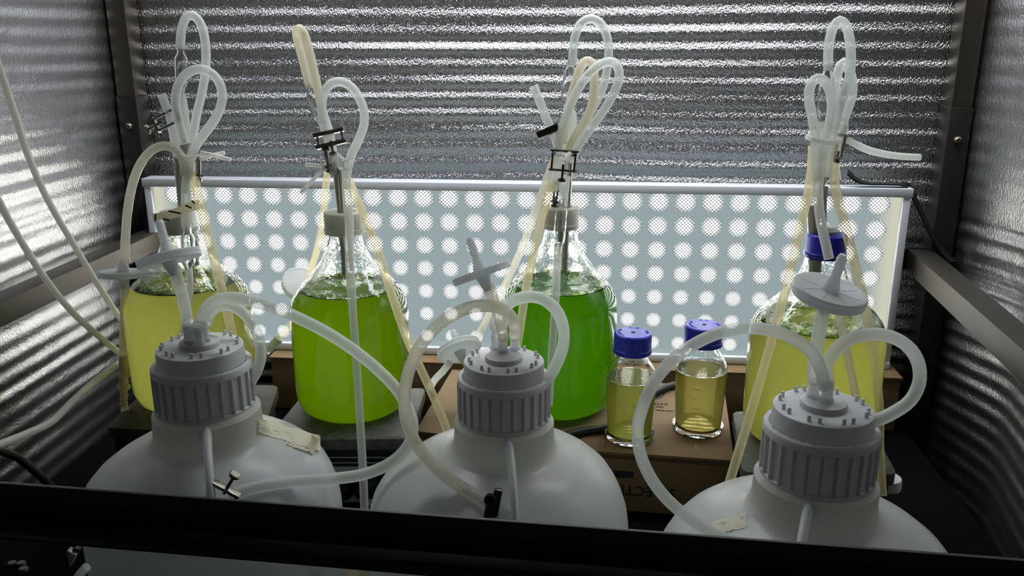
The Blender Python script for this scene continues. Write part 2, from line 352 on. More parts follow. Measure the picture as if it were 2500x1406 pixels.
def sweep(pts, r, seg=10, bm=None, hollow=0., flat=1., step=.006, smooth=True):
    """tube along pts; r is a number or a list per control point"""
    bm = bm or bmesh.new(); C = spline(pts, step) if smooth else list(pts)
    n = len(C); T = [((C[min(i + 1, n - 1)] - C[max(i - 1, 0)])).normalized() for i in range(n)]
    a = Vector((0, 1, 0)) if abs(T[0].y) < .9 else Vector((1, 0, 0)); nv = (a - T[0] * a.dot(T[0])).normalized(); rings = []
    def rad(i):
        if isinstance(r, (int, float)): return r
        q = i / (n - 1) * (len(r) - 1); k = min(int(q), len(r) - 2); return r[k] + (r[k + 1] - r[k]) * (q - k)
    for i in range(n):
        if i:
            nv = nv - T[i] * nv.dot(T[i]); nv.normalize()
        bv = T[i].cross(nv); rr = rad(i)
        rings.append([bm.verts.new(C[i] + nv * (rr * flat * math.cos(2 * PI * k / seg)) + bv * (rr * math.sin(2 * PI * k / seg))) for k in range(seg)])
    for A, B in zip(rings, rings[1:]):
        for k in range(seg): bm.faces.new((A[k], A[(k + 1) % seg], B[(k + 1) % seg], B[k]))
    for R_, c, t, s in ((rings[0], C[0], T[0], -1), (rings[-1], C[-1], T[-1], 1)):
        if hollow:
            inn = [bm.verts.new(c + (v.co - c) * hollow) for v in R_]; dp = [bm.verts.new(v.co - t * (s * .012)) for v in inn]
            for k in range(seg):
                k2 = (k + 1) % seg; bm.faces.new((R_[k], R_[k2], inn[k2], inn[k])); bm.faces.new((inn[k], inn[k2], dp[k2], dp[k]))
            bm.faces.new(dp)
        else: bm.faces.new(R_)
    return bm
def stick(bm, a, b, r, seg=10): return sweep([Vector(a), Vector(b)], r, seg, bm, smooth=False)
def axis_rot(d): return Vector((0, 0, 1)).rotation_difference(Vector(d).normalized())
def text_mesh(s, size, depth=.0004):
    cu = bpy.data.curves.new('lettering', 'FONT'); cu.body = s; cu.size = size; cu.extrude = depth; cu.align_x = 'LEFT'; cu.resolution_u = 2
    o = bpy.data.objects.new('lettering', cu); COL.objects.link(o)
    bpy.context.view_layer.update(); me = bpy.data.meshes.new_from_object(o.evaluated_get(bpy.context.evaluated_depsgraph_get()))
    bpy.data.objects.remove(o); me.materials.clear(); return me
def quad_axes(): return (U, V, ZA)

# ------------------------------------------------------------------ the setting
VW = .075                                        # back wall plane behind the panel face
def wall(name, origin, du, lu, z0, z1, nrm, m, period=.0262, amp=.0024, nu=70, wob=.004, seed=0., flat_above=None, bow=0.):
    """corrugated foil: ridges run along du, waves along z"""
    bm = bmesh.new(); nz = int((z1 - z0) / period * 8); rows = []
    for j in range(nz + 1):
        z = z0 + (z1 - z0) * j / nz; row = []
        for i in range(nu + 1):
            u = lu * i / nu
            wob_z = wob * noise.noise((u * 2.2 + seed, z * 3, 3.1 + seed)) * 2
            ph = 2 * PI * (z + wob_z) / period
            k = amp * (.85 + .8 * noise.noise((u * 3 + seed, math.floor((z + wob_z) / period) * 1.7, 7.7)))
            if flat_above is not None and z > flat_above: k *= .30          # pulled tight above the rail
            h = k * math.sin(ph) + .004 * noise.noise((u * 4, z * 5, 1.3 + seed))
            if bow: t = u / .18; h -= bow * ((t * t * (3 - 2 * t)) if t < 1 else max(0, (1.05 - u) / .87))      # foil sags back behind the post
            row.append(bm.verts.new(origin + du * u + ZA * z + nrm * h))
        rows.append(row)
    for A, B in zip(rows, rows[1:]):
        for i in range(nu): bm.faces.new((A[i], A[i + 1], B[i + 1], B[i]))
    o = obj(name, bm, m, None, world=True, angle=3); o['kind'] = 'structure'; return o
uL, uR = u_of(onV(286, 235, .03)), u_of(onV(2374, 261, .03))
wall('wall_back', L(uL - .03, VW, 0), U, uR - uL + .06, .0, 1.25, -V, M['foil'], seed=1., amp=.0017)
WL = L(uL - .006, .05, 0); dL = -V                # left side wall runs towards the viewer
nL = Vector((V.y, -V.x, 0))
wall('wall_left', WL, dL, 1.05, .0, 1.25, nL, M['foil_side'], seed=5., wob=.007, amp=.0012)
WR = L(uR + .006, .05, 0); aR = .17; dR = -Vector((math.sin(aR), math.cos(aR), 0)); nR = Vector((-math.cos(aR), math.sin(aR), 0))
wall('wall_right', WR, dR, 1.05, .0, 1.25, nR, M['foil_side'], seed=9., wob=.009, amp=.0016, flat_above=.60, bow=.05)
bm = bmesh.new(); box(bm, (0, .7, -.01), (2.4, 1.9, .02)); o = obj('floor', bm, M['floor'], world=True); o['kind'] = 'structure'
# raised rear shelf that carries the stirrers and boxes
SH = .262
bm = bmesh.new(); box(bm, L(.6, -.21, SH - .008), (1.26, .50, .016), quad_axes())
for u in (.02, 1.18):
    for v in (-.42, .0): box(bm, L(u, v, (SH - .016) / 2), (.03, .03, SH - .016), quad_axes())
o = obj('trim_6', bm, M['shelf'], world=True, smooth=False); o['kind'] = 'structure'

def tube_post(name, px_l, px_r, py, seam_y, bolt, u_side):
    a, b = onV(px_l, py, .03), onV(px_r, py, .03); ua, ub = u_of(a), u_of(b); zs = onV(px_l, seam_y, .03).z
    bm = bmesh.new(); box(bm, L((ua + ub) / 2, .05, (zs + 1.25) / 2), (ub - ua, .04, 1.25 - zs), quad_axes(), .0012)
    o = obj(name, bm, M['steel'], world=True); o['kind'] = 'structure'
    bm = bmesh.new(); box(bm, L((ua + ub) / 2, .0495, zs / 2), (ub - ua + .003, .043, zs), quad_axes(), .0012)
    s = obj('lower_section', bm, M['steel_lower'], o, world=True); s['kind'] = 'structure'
    q = onV(bolt[0], bolt[1], .027); bm = lathe([(0, .005), (.0035, .0048), (.0055, .003), (.0065, 0), (.0065, -.002), (0, -.002)], 12)
    t = obj('bolt', bm, M['steel'], o); t.rotation_mode = 'QUATERNION'; t.rotation_quaternion = axis_rot(-V); t.location = q - o.location
    return ua, ub
tube_post('trim_1', 286, 330, 235, 235, (315, 308), 1)
tube_post('trim_2', 2323, 2374, 261, 261, (2338, 342), -1)
def rail(name, a, d, ln, w, h, m):
    """square tube whose outer top edge starts at a and runs along d; w = width across the top"""
    side = Vector((-d.y, d.x, 0)); bm = bmesh.new()
    box(bm, a + d * (ln / 2) + side * (w / 2) - ZA * (h / 2), (ln, abs(w), h), (d, side, ZA), .0012)
    o = obj(name, bm, m, world=True); o['kind'] = 'structure'; return o
RZ = onV(365, 554, .03).z
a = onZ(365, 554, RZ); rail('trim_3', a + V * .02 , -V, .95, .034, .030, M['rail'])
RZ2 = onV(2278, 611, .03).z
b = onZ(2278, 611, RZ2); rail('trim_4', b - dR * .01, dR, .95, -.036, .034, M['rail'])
bm = bmesh.new(); box(bm, L((uL + uR) / 2, .05, RZ2 - .017), (uR - uL - .04, .03, .034), quad_axes(), .001)
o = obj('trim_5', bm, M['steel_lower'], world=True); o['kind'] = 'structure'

# ------------------------------------------------------------------ LED light panel
PW, PH, ZT = 1.2, .2877, .6459
pan = thing('light_panel', 'long white-framed panel of glowing LED dots standing behind the bottles', 'light panel', L(PW / 2, 0, ZT - PH))
ax = quad_axes(); FT, FS, FB = .0135, .0115, .012
bm = bmesh.new(); box(bm, L(PW / 2, .004, ZT - FT / 2), (PW + .004, .032, FT), ax, .0012); obj('top_frame', bm, M['frame'], pan, world=True)
bm = bmesh.new(); box(bm, L(PW / 2, .004, ZT - PH + FB / 2), (PW, .030, FB), ax, .001); obj('bottom_frame', bm, M['frame'], pan, world=True)
for u in (FS / 2, PW - FS / 2):
    bm = bmesh.new(); box(bm, L(u, .004, ZT - PH / 2), (FS, .029, PH - FT - FB - .0005), ax, .001); obj('side_frame', bm, M['frame'], pan, world=True)
bm = bmesh.new(); box(bm, (0, 0, 0), (PW - 2 * FS, .012, PH - FT - FB))
d = obj('diffuser', bm, M['diffuser'], pan, smooth=False); d.rotation_euler = (0, 0, YAW); d.location = L(PW / 2, .004, ZT - FT - (PH - FT - FB) / 2) - pan.location
bm = bmesh.new(); bmesh.ops.create_circle(bm, cap_ends=True, segments=20, radius=.0185, matrix=Matrix.Rotation(PI / 2, 4, 'X')); led_me = finish(bm, False); led_me.materials.append(M['led'])
for j in range(7):
    for i in range(28):
        s = .93 - .05 * j
        o = link('led', led_me, None, pan); o.scale = (s, 1, s * (1 if j else .95)); o.rotation_euler = (0, 0, YAW)
        o.location = L(.047 + .0411 * i, -.0024, ZT - .0265 - .0385 * j) - pan.location

# flat black strap lying over the panel's right end, and the cable hanging at its left end
def ribbon(pts, w, t, wdir):
    bm = bmesh.new(); C = spline(pts, .008); n = len(C); R_ = []
    for i in range(n):
        T = (C[min(i + 1, n - 1)] - C[max(i - 1, 0)]).normalized(); wd = (wdir - T * wdir.dot(T)).normalized(); nn = T.cross(wd)
        R_.append([bm.verts.new(C[i] + wd * (sx * w / 2) + nn * (sy * t / 2)) for sx, sy in ((-1, -1), (1, -1), (1, 1), (-1, 1))])
    for A, B in zip(R_, R_[1:]):
        for k in range(4): bm.faces.new((A[k], A[(k + 1) % 4], B[(k + 1) % 4], B[k]))
    bm.faces.new(R_[0]); bm.faces.new(R_[-1]); return bm
sp_ = [onV(2070, 420, .0), onV(2090, 438, .0), onV(2120, 447, .002), onV(2170, 449, .002), onV(2212, 453, .002), onV(2228, 475, .012), onV(2250, 520, .022), onV(2275, 575, .024), onV(2300, 612, .02), onV(2330, 640, .0)]
tag(obj('strap', ribbon(sp_, .016, .0022, U * .5 + V * .75), M['rubber'], world=True), 'flat black strap draped over the right end of the light panel', 'strap')
sp_ = [onV(352, 425, .03), onV(352, 470, .024), onV(344, 510, .022), onV(338, 545, .024), onV(352, 590, .028), onV(372, 640, .03)]
tag(obj('power_cable', sweep(sp_, .006, 8), M['rubber'], world=True), 'black cable hanging at the left end of the light panel', 'cable')

# ------------------------------------------------------------------ boxes
def flat_text(parent, s, size, p, dx, dy, m, name='printed_word'):
    me = text_mesh(s, size); dx = dx.normalized(); dy = dy.normalized(); nz = dx.cross(dy)
    o = link(name, me, m, parent); o.matrix_local = Matrix.Translation(p - parent.location) @ Matrix((dx, dy, nz)).transposed().to_4x4(); return o
# long box below the panel
ub0, ub1 = .20, u_of(onZ(2176, 905, .35)); BT = ZT - PH - .001
lb = thing('cardboard_box', 'long brown cardboard box lying beneath the light panel', 'box', L((ub0 + ub1) / 2, 0, SH))
bm = bmesh.new(); box(bm, L((ub0 + ub1) / 2, .0, (SH + BT) / 2), (ub1 - ub0, .082, BT - SH - .004), ax, .002); obj('carton', bm, M['card'], lb, world=True)
bm = bmesh.new(); box(bm, L((ub0 + ub1) / 2, .0, BT - .002), (ub1 - ub0 + .004, .088, .004), ax, .001); obj('lid_flap', bm, M['card'], lb, world=True)
# box that carries the third bottle and the two small ones
BZ = .348
c = [onZ(1014, 1052, BZ), onZ(1450, 1100, BZ), onZ(1793, 1124, BZ), onZ(1768, 945, BZ), onZ(1104, 901, BZ)]
cb = thing('cardboard_box', 'brown cardboard box under the dark green bottle and both small bottles', 'box', ((c[0] + c[2] + c[3] + c[4]) / 4).xyz * 1 - ZA * (BZ - SH))
mid = (c[0] + c[2] + c[3] + c[4]) / 4
inn = [mid + (p - mid) * .985 for p in c]
bm = bmesh.new(); prism(bm, inn, SH + .0005, BZ - .011, .0015); obj('carton', bm, M['card'], cb, world=True)
bm = bmesh.new(); prism(bm, [mid + (p - mid) * .975 for p in c], BZ - .0108, BZ - .0040); obj('flap_gap_shade', bm, M['card_shade'], cb, world=True)  # recess filler; the shade under the lid is put into its darker brown
bm = bmesh.new(); prism(bm, c, BZ - .0038, BZ, .0008); obj('lid_flap', bm, M['card'], cb, world=True)
bx_, by_ = (c[2] - c[1]).normalized(), None; by_ = Vector((-bx_.y, bx_.x, 0))
for s, size, px in (('ated', .0125, (1594, 987)), ('ces', .0095, (1599, 994)), ('style.com', .0068, (1600, 1002))):
    flat_text(cb, s, size, onZ(px[0], px[1], BZ + .0003), bx_, by_ + bx_ * .0, M['greyink'])
bm = bmesh.new()                                   # the printed arc above the words
q0 = onZ(1594, 955, BZ + .0003); vs = []
for k in range(13):
    t = -1.75 + 1.75 * k / 12
    vs.append((bm.verts.new(q0 + bx_ * (.019 * math.cos(t)) + by_ * (.030 * math.sin(t))), bm.verts.new(q0 + bx_ * ((.019 - .007 * math.sin(PI * k / 12)) * math.cos(t)) + by_ * ((.030 - .012 * math.sin(PI * k / 12)) * math.sin(t)))))
for (a, b), (a2, b2) in zip(vs, vs[1:]):
    if k and (a.co - b.co).length + (a2.co - b2.co).length > 1e-6: bm.faces.new((a, a2, b2, b))
bmesh.ops.remove_doubles(bm, verts=bm.verts, dist=1e-6)
bmesh.ops.solidify(bm, geom=bm.faces, thickness=.0003); obj('printed_arc', bm, M['greyink'], cb, world=True, smooth=False)
for px, py, ln in ((1699, 1080, .012), (1477, 1072, .010)):             # staples
    bm = bmesh.new(); q = onZ(px, py + 14, BZ + .0006); box(bm, q, (.0014, ln * 1.4, .0012), (bx_, by_, ZA)); obj('staple', bm, M['chrome'], cb, world=True)
fd = (c[2] - c[1]).normalized(); fn = Vector((fd.y, -fd.x, 0)); q = inn[1] + (inn[2] - inn[1]) * .5
flat_text(cb, 'SELECTED', .020, Vector((q.x, q.y, .300)) + fn * .0006 + fd * .020, -fd, -ZA, M['ink'])
bm = bmesh.new(); q2 = q - fd * .05; box(bm, Vector((q2.x, q2.y, .316)) + fn * .0005, (.03, .0006, .009), (fd, fn, ZA)); obj('printed_bar', bm, M['ink'], cb, world=True)

# ------------------------------------------------------------------ stirrers
def stirrer(label, corners, z, m, controls=False, foot=None):
    c = [onZ(x, y, z) for x, y in corners]; mid = sum(c, Vector()) / 4
    st = thing('magnetic_stirrer', label, 'stirrer', Vector((mid.x, mid.y, SH)), 'magnetic stirrers under the large bottles')
    bm = bmesh.new()
    cs = []                                         # rounded corners
    for i in range(4):
        p, a, b = c[i], c[i - 1], c[(i + 1) % 4]
        for k in range(4):
            t = k / 3; e1 = p + (a - p).normalized() * .012; e2 = p + (b - p).normalized() * .012
            cs.append(e1 * (1 - t) ** 2 + p * (2 * t * (1 - t)) + e2 * t ** 2)
    prism(bm, cs, z - .016, z, .0015); obj('top_plate', bm, m, st, world=True)
    bm = bmesh.new(); prism(bm, [mid + (p - mid) * .93 for p in c], SH + .008, z - .0165, .003); obj('housing', bm, M['black'], st, world=True)
    for p in c:
        q = mid + (p - mid) * .86; bm = lathe([(0, 0), (.009, 0), (.0095, .008), (0, .008)], 12); f = obj('foot', bm, M['rubber'], st); f.location = Vector((q.x, q.y, SH)) - st.location
    return st, c, mid
s2, c2, m2 = stirrer('stained grey stirrer plate under the bright green bottle', [(648, 1072), (1000, 1072), (1040, 946), (745, 956)], .3676, M['plate'])
stirrer('brown-stained stirrer plate under the leftmost bottle', [(256, 1044), (640, 1062), (681, 940), (372, 936)], .382, M['plate_brown'])
s4, c4, m4 = stirrer('clean grey stirrer plate under the blue-capped large bottle', [(1812, 1152), (2192, 1158), (2110, 1008), (1788, 1003)], .372, M['plate'])
fd2 = (c2[1] - c2[0]).normalized(); fn2 = Vector((fd2.y, -fd2.x, 0)); fe = m2 + (c2[0] + (c2[1] - c2[0]) * .5 - m2) * .93
def face_pt(x, y):                                  # pixel on the front face of the second stirrer
    r = ray(x, y); return CAM + r * ((fe - CAM).dot(fn2) / r.dot(fn2))
FX = (fd2, fn2, ZA)
pa, pb = face_pt(828, 1138), face_pt(876, 1224)
bm = bmesh.new(); box(bm, (pa + pb) / 2 + fn2 * .001 - fd2 * .012, (.085, .002, abs(pa.z - pb.z)), FX, .0006); obj('control_panel', bm, M['strip'], s2, world=True)
for y in (1116, 1129):
    q = face_pt(860, y); bm = bmesh.new(); box(bm, q + fn2 * .0006, (.15, .0012, .0012), FX); obj('trim_line', bm, M['strip'], s2, world=True)
for x, y in ((832, 1190), (893, 1188)):
    q = face_pt(x, y); k = obj('knob', lathe([(0, .016), (.011, .0155), (.0125, .013), (.015, .004), (.019, 0), (0, 0)], 24), M['black'], s2); k.rotation_mode = 'QUATERNION'; k.rotation_quaternion = axis_rot(fn2); k.location = q + fn2 * .002 - s2.location
for x, y, an in ((862, 1183, 0), (861, 1193, -.5), (852, 1201, -.9)):
    q = face_pt(x, y); dx = fd2 * math.cos(an) + ZA * math.sin(an); bm = bmesh.new(); box(bm, q + fn2 * .0022, (.005, .0006, .0006), (dx, fn2, dx.cross(fn2))); obj('dial_tick', bm, M['ink'], s2, world=True)
flat_text(s2, 'MAX', .0042, face_pt(858, 1206) + fn2 * .0022, fd2, ZA, M['ink']); flat_text(s2, 'HEAT', .0042, face_pt(850, 1151) + fn2 * .0022, fd2, ZA, M['ink'])
q = face_pt(900, 1205); bm = bmesh.new(); box(bm, q + fn2 * .004, (.008, .006, .028), FX, .001); obj('switch', bm, M['white'], s2, world=True)
q = onZ(2188, 1200, SH + .05)
tag(obj('white_disc', lathe([(0, .006), (.012, .006), (.018, .004), (.019, 0), (.019, -.010), (0, -.010)], 28), M['white']), 'small white disc beside the right corner of the clean stirrer', 'disc').location = q + Vector((.0, .03, 0))

# ------------------------------------------------------------------ large bottles
BOT = {}
PROF = [(.0, .0), (.052, .0), (.066, .004), (.075, .012), (.0795, .026), (.080, .04), (.080, .135), (.079, .147), (.0768, .156), (.0728, .164), (.0642, .1755), (.0525, .187), (.0425, .198), (.034, .209), (.028, .221), (.024, .232), (.0225, .240), (.0222, .244), (.0242, .246), (.0242, .250), (.021, .252), (.021, .268)]
def radius_at(prof, z):
    for (r0, z0), (r1, z1) in zip(prof, prof[1:]):
        if z0 <= z <= z1 and z1 > z0: return r0 + (r1 - r0) * (z - z0) / (z1 - z0)
    return prof[-1][0]
def ribbed_cap(r, h, ribs, hole=0., seg=None, lip=.0016):
    seg = seg or ribs * 4
    def rm(i, a, k): return 1 + (.018 * (1 if k % 4 < 2 else -1) if 2 <= i <= 4 else 0)
    prof = [(0 if not hole else hole, h - .0 if not hole else h - .010), ] if not hole else [(hole, h - .012)]
    prof = ([(hole, h - .013), (hole, h)] if hole else [(0, h)]) + [(r * .9, h), (r * .965, h - .0015), (r * .975, h - .003), (r * .975, h * .24), (r, h * .22), (r, h * .04), (r * .97, 0), (r * .86, 0)]
    i0 = 3 if hole else 2
    def rmod(i, a, k): return 1 + (.007 * (1 if k % 4 < 2 else -1) if i0 <= i - 0 <= i0 + 1 else 0)
    return lathe(prof, seg, rmod=rmod)
def big_bottle(label, xy, base, cap_mid, D, liquid, level, cap_mat, capr=.0262, caph=.030, hole=.0165, foam=1., seed=1, stopper=False):
    s = D / .16; H = (cap_mid - base); zs = H / .259                     # vertical scale so the cap lands where it stands
    b = thing('media_bottle', label, 'bottle', Vector((xy[0], xy[1], base)), 'large culture bottles')
    prof = [(r * s, z * zs) for r, z in PROF]; lv = level * zs
    # culture, filling the bottle up to its level
    up = [p for p in prof if p[1] < lv]; rl = radius_at(prof, lv)
    bm = lathe(up + [(rl, lv)], 56)
    # slightly rolling surface
    rnd = random.Random(seed); rr = [rl * k / 6 for k in range(5, 0, -1)]; top = [v for v in bm.verts if abs(v.co.z - lv) < 1e-6]
    prev = top
    for q in rr:
        ring = []
        for k in range(56):
            a = 2 * PI * k / 56; ring.append(bm.verts.new((q * math.cos(a), q * math.sin(a), lv - .001 + .0035 * noise.noise((q * 40 * math.cos(a) + seed, q * 40 * math.sin(a), .3)))))
        for k in range(56): bm.faces.new((prev[k], prev[(k + 1) % 56], ring[(k + 1) % 56], ring[k]))
        prev = ring
    bm.faces.new(prev)
    obj('culture', bm, liquid, b)
    # empty glass above: outer skin, lip and inner skin
    t = .0022
    out = [(radius_at(prof, lv), lv + .0002)] + [p for p in prof if p[1] > lv + .002]
    inner = [(max(.004, r - t), z) for r, z in out][::-1]
    g = obj('glass_shoulder', lathe(out + inner + [out[0]], 64), M['glass'], b, angle=1.2)
    cz = H - caph / 2
    c = obj('cap', ribbed_cap(capr, caph, 48, hole), cap_mat, b); c.location = (0, 0, cz)
    if stopper:
        st = obj('stopper', lathe([(0, caph + .008), (.009, caph + .008), (.014, caph + .004), (.016, caph - .004), (0, caph - .004)], 24), M['stopper'], b); st.location = (0, 0, cz)
    else:
        st = obj('stopper', lathe([(0, caph - .008), (hole * .98, caph - .008), (hole * .98, caph - .03), (0, caph - .03)], 24), M['stopper'], b); st.location = (0, 0, cz)
    # froth against the glass at the level
    bm = bmesh.new()
    for k in range(int(150 * foam)):
        a = rnd.uniform(0, 2 * PI); q = rnd.uniform(.0016, .0055) * (1.2 if foam > 1 else .8); w = max(0, rl - q - abs(rnd.gauss(0, .0035 + .010 * (foam - .5))))
        mt = Matrix.Translation((w * math.cos(a), w * math.sin(a), lv + q * rnd.uniform(-.2, .5))) @ Matrix.Scale(.75, 4, (0, 0, 1))
        bmesh.ops.create_icosphere(bm, subdivisions=2, radius=q, matrix=mt)
    o = obj('froth', bm, M['glass_ring'], b); o['kind'] = 'stuff'
    BOT[label] = b; return b, prof, lv, cz
B1 = big_bottle('large bottle of yellow-green culture, leftmost, with grey ribbed cap', (-.438, 1.110), .382, .633, .165, M['yellow'], .174, M['cap'], .0232, .029, .014, 1.3, 11)
B2 = big_bottle('large bottle of bright lime-green culture with off-white cap', (-.2206, 1.111), .3676, .6316, .1576, M['green_bright'], .173, M['cap'], .0268, .029, .0165, .7, 12)
B3 = big_bottle('large bottle of dark green culture with off-white cap', (.0675, 1.162), .348, .6268, .1613, M['green_deep'], .172, M['cap'], .0250, .030, .0165, .6, 13)
B4 = big_bottle('large bottle of yellow-green culture with blue cap, rightmost', (.3766, 1.0038), .372, .6244, .1624, M['yellow4'], .164, M['bluecap'], .0240, .029, .014, 1.6, 14, True)
# steel pipes through the caps: parts of their bottles
def pipe(b, pts, r, m=None, name='steel_pipe'): return obj(name, sweep([onY(*p) for p in pts], r, 10), m or M['pipe'], b[0], world=True)
Y1, Y2, Y3, Y4 = 1.110, 1.111, 1.162, 1.0038
pipe(B1, [(432, 385, Y1), (440, 480, Y1), (448, 560, Y1)], .0042); pipe(B1, [(446, 460, Y1 - .008), (452, 560, Y1 - .008)], .0018)
pipe(B1, [(474, 570, Y1), (480, 648, Y1)], .0046); pipe(B1, [(467, 640, Y1 - .01), (470, 700, Y1 - .01), (476, 900, Y1 - .01)], .0042)
pipe(B2, [(818, 400, Y2), (826, 470, Y2), (832, 525, Y2)], .0042); pipe(B2, [(830, 410, Y2 - .008), (834, 460, Y2 - .008), (838, 522, Y2 - .008)], .0036)
pipe(B2, [(832, 560, Y2), (838, 610, Y2), (842, 668, Y2)], .0042); pipe(B2, [(851, 560, Y2 - .006), (859, 660, Y2 - .006)], .0032)
pipe(B3, [(1392, 375, Y3), (1389, 440, Y3), (1386, 510, Y3)], .0046); pipe(B3, [(1383, 550, Y3), (1380, 600, Y3), (1378, 662, Y3)], .0048); pipe(B3, [(1367, 545, Y3), (1366, 590, Y3)], .0046)
pipe(B4, [(2008, 420, Y4), (2004, 470, Y4), (1990, 572, Y4)], .0038); pipe(B4, [(2016, 455, Y4 + .004), (2012, 500, Y4), (2012, 572, Y4)], .0032); pipe(B4, [(1980, 500, Y4), (1983, 570, Y4)], .0052)
pipe(B4, [(1990, 632, Y4), (1990, 665, Y4)], .0075, M['stopper'], 'stopper_end')

# ------------------------------------------------------------------ small bottles
SP = [(.0, .0), (.029, .0), (.0325, .002), (.0345, .006), (.035, .010), (.035, .075), (.0345, .081), (.033, .087), (.030, .0925), (.0265, .097), (.0235, .1005), (.0215, .104), (.0210, .108), (.020, .112), (.020, .128)]
def small_bottle(label, xy, base, D, H, liquid, marks):
    s = D / .07; b = thing('reagent_bottle', label, 'bottle', Vector((xy[0], xy[1], base)), 'small blue-capped bottles on the cardboard box')
    prof = [(r * s, z * H / .123) for r, z in SP]; lv = .0795 * H / .123; t = .0016; k0 = .0105
    inn = [(r - t, z) for r, z in prof if z > k0]
    liq = [(0, k0 - .0006), (.026 * s, k0 - .0006), (.031 * s, k0 + .001)] + [(r - .0001, z) for r, z in prof if k0 + .001 < z < lv] + [(radius_at(prof, lv) - .0001, lv), (0, lv - .0004)]
    obj('medium', lathe(liq, 48), liquid, b)
    out = [(radius_at(prof, lv), lv + .0003)] + [p for p in prof if p[1] > lv + .001]
    obj('glass_shoulder', lathe(out + [(r - t, z) for r, z in out][::-1] + [out[0]], 48), M['glass_fine'], b, angle=1.2)
    obj('glass_base', lathe([(0, .0015), (.020 * s, .0015), (.025 * s, 0), (.0285 * s, 0), (.0325 * s, .002), (.0342 * s, .0055), (.0346 * s, k0 - .001), (0, k0 - .001)], 48), M['glass_fine'], b)
    cp = obj('cap', ribbed_cap(.0262 * s, .0275, 54), M['bluecap'], b); cp.location = (0, 0, H - .0138)
    for k, (wd, a0) in enumerate((('GL 45', 100), ('180 C', 20), ('AUTOCLAV', 220))):
        me = text_mesh(wd, .0055, .0003)
        for v in me.vertices:
            an = math.radians(a0) - v.co.x / .0195; q = .0165 + v.co.y; v.co = (q * math.cos(an), q * math.sin(an), v.co.z + .0276)
        o = link('embossed_word', me, M['bluecap'], cp)
    bm = lathe([(0, .0282), (.0025, .0282), (.003, .0275), (0, .0275)], 16); obj('centre_dimple', bm, M['ink'], cp)
    for k in range(5):                              # graduations
        z = .018 + .0135 * k; bm = bmesh.new(); vs = []
        for i in range(9):
            a = -PI / 2 - .55 + .045 * i; vs.append([bm.verts.new((.0353 * s * math.cos(a), .0353 * s * math.sin(a), z + q)) for q in (0, .0007)])
        for A, B in zip(vs, vs[1:]): bm.faces.new((A[0], B[0], B[1], A[1]))
        obj('graduation', bm, M['mark'], b, smooth=False)
    for k, (wd, z) in enumerate(marks):
        me = text_mesh(wd, .0065, .0001)
        for v in me.vertices:
            a = -PI / 2 - .12 + v.co.x / .035; v.co = (.0353 * s * math.cos(a), .0353 * s * math.sin(a), z + v.co.y)
        link('graduation_number', me, M['mark'], b)
    return b
M['mark'] = bsdf('white_enamel_print', (.62, .66, .50), .5)
small_bottle('small blue-capped bottle of pale green medium beside the dark green bottle', (.1568, 1.0522), BZ, .0665, .122 + .0138, M['pale_green'], (('150', .0585), ('100', .045)))
small_bottle('small blue-capped bottle of amber medium, nearer the blue-capped large bottle', (.2538, 1.0765), BZ, .0691, .124 + .0138, M['pale_amber'], ())

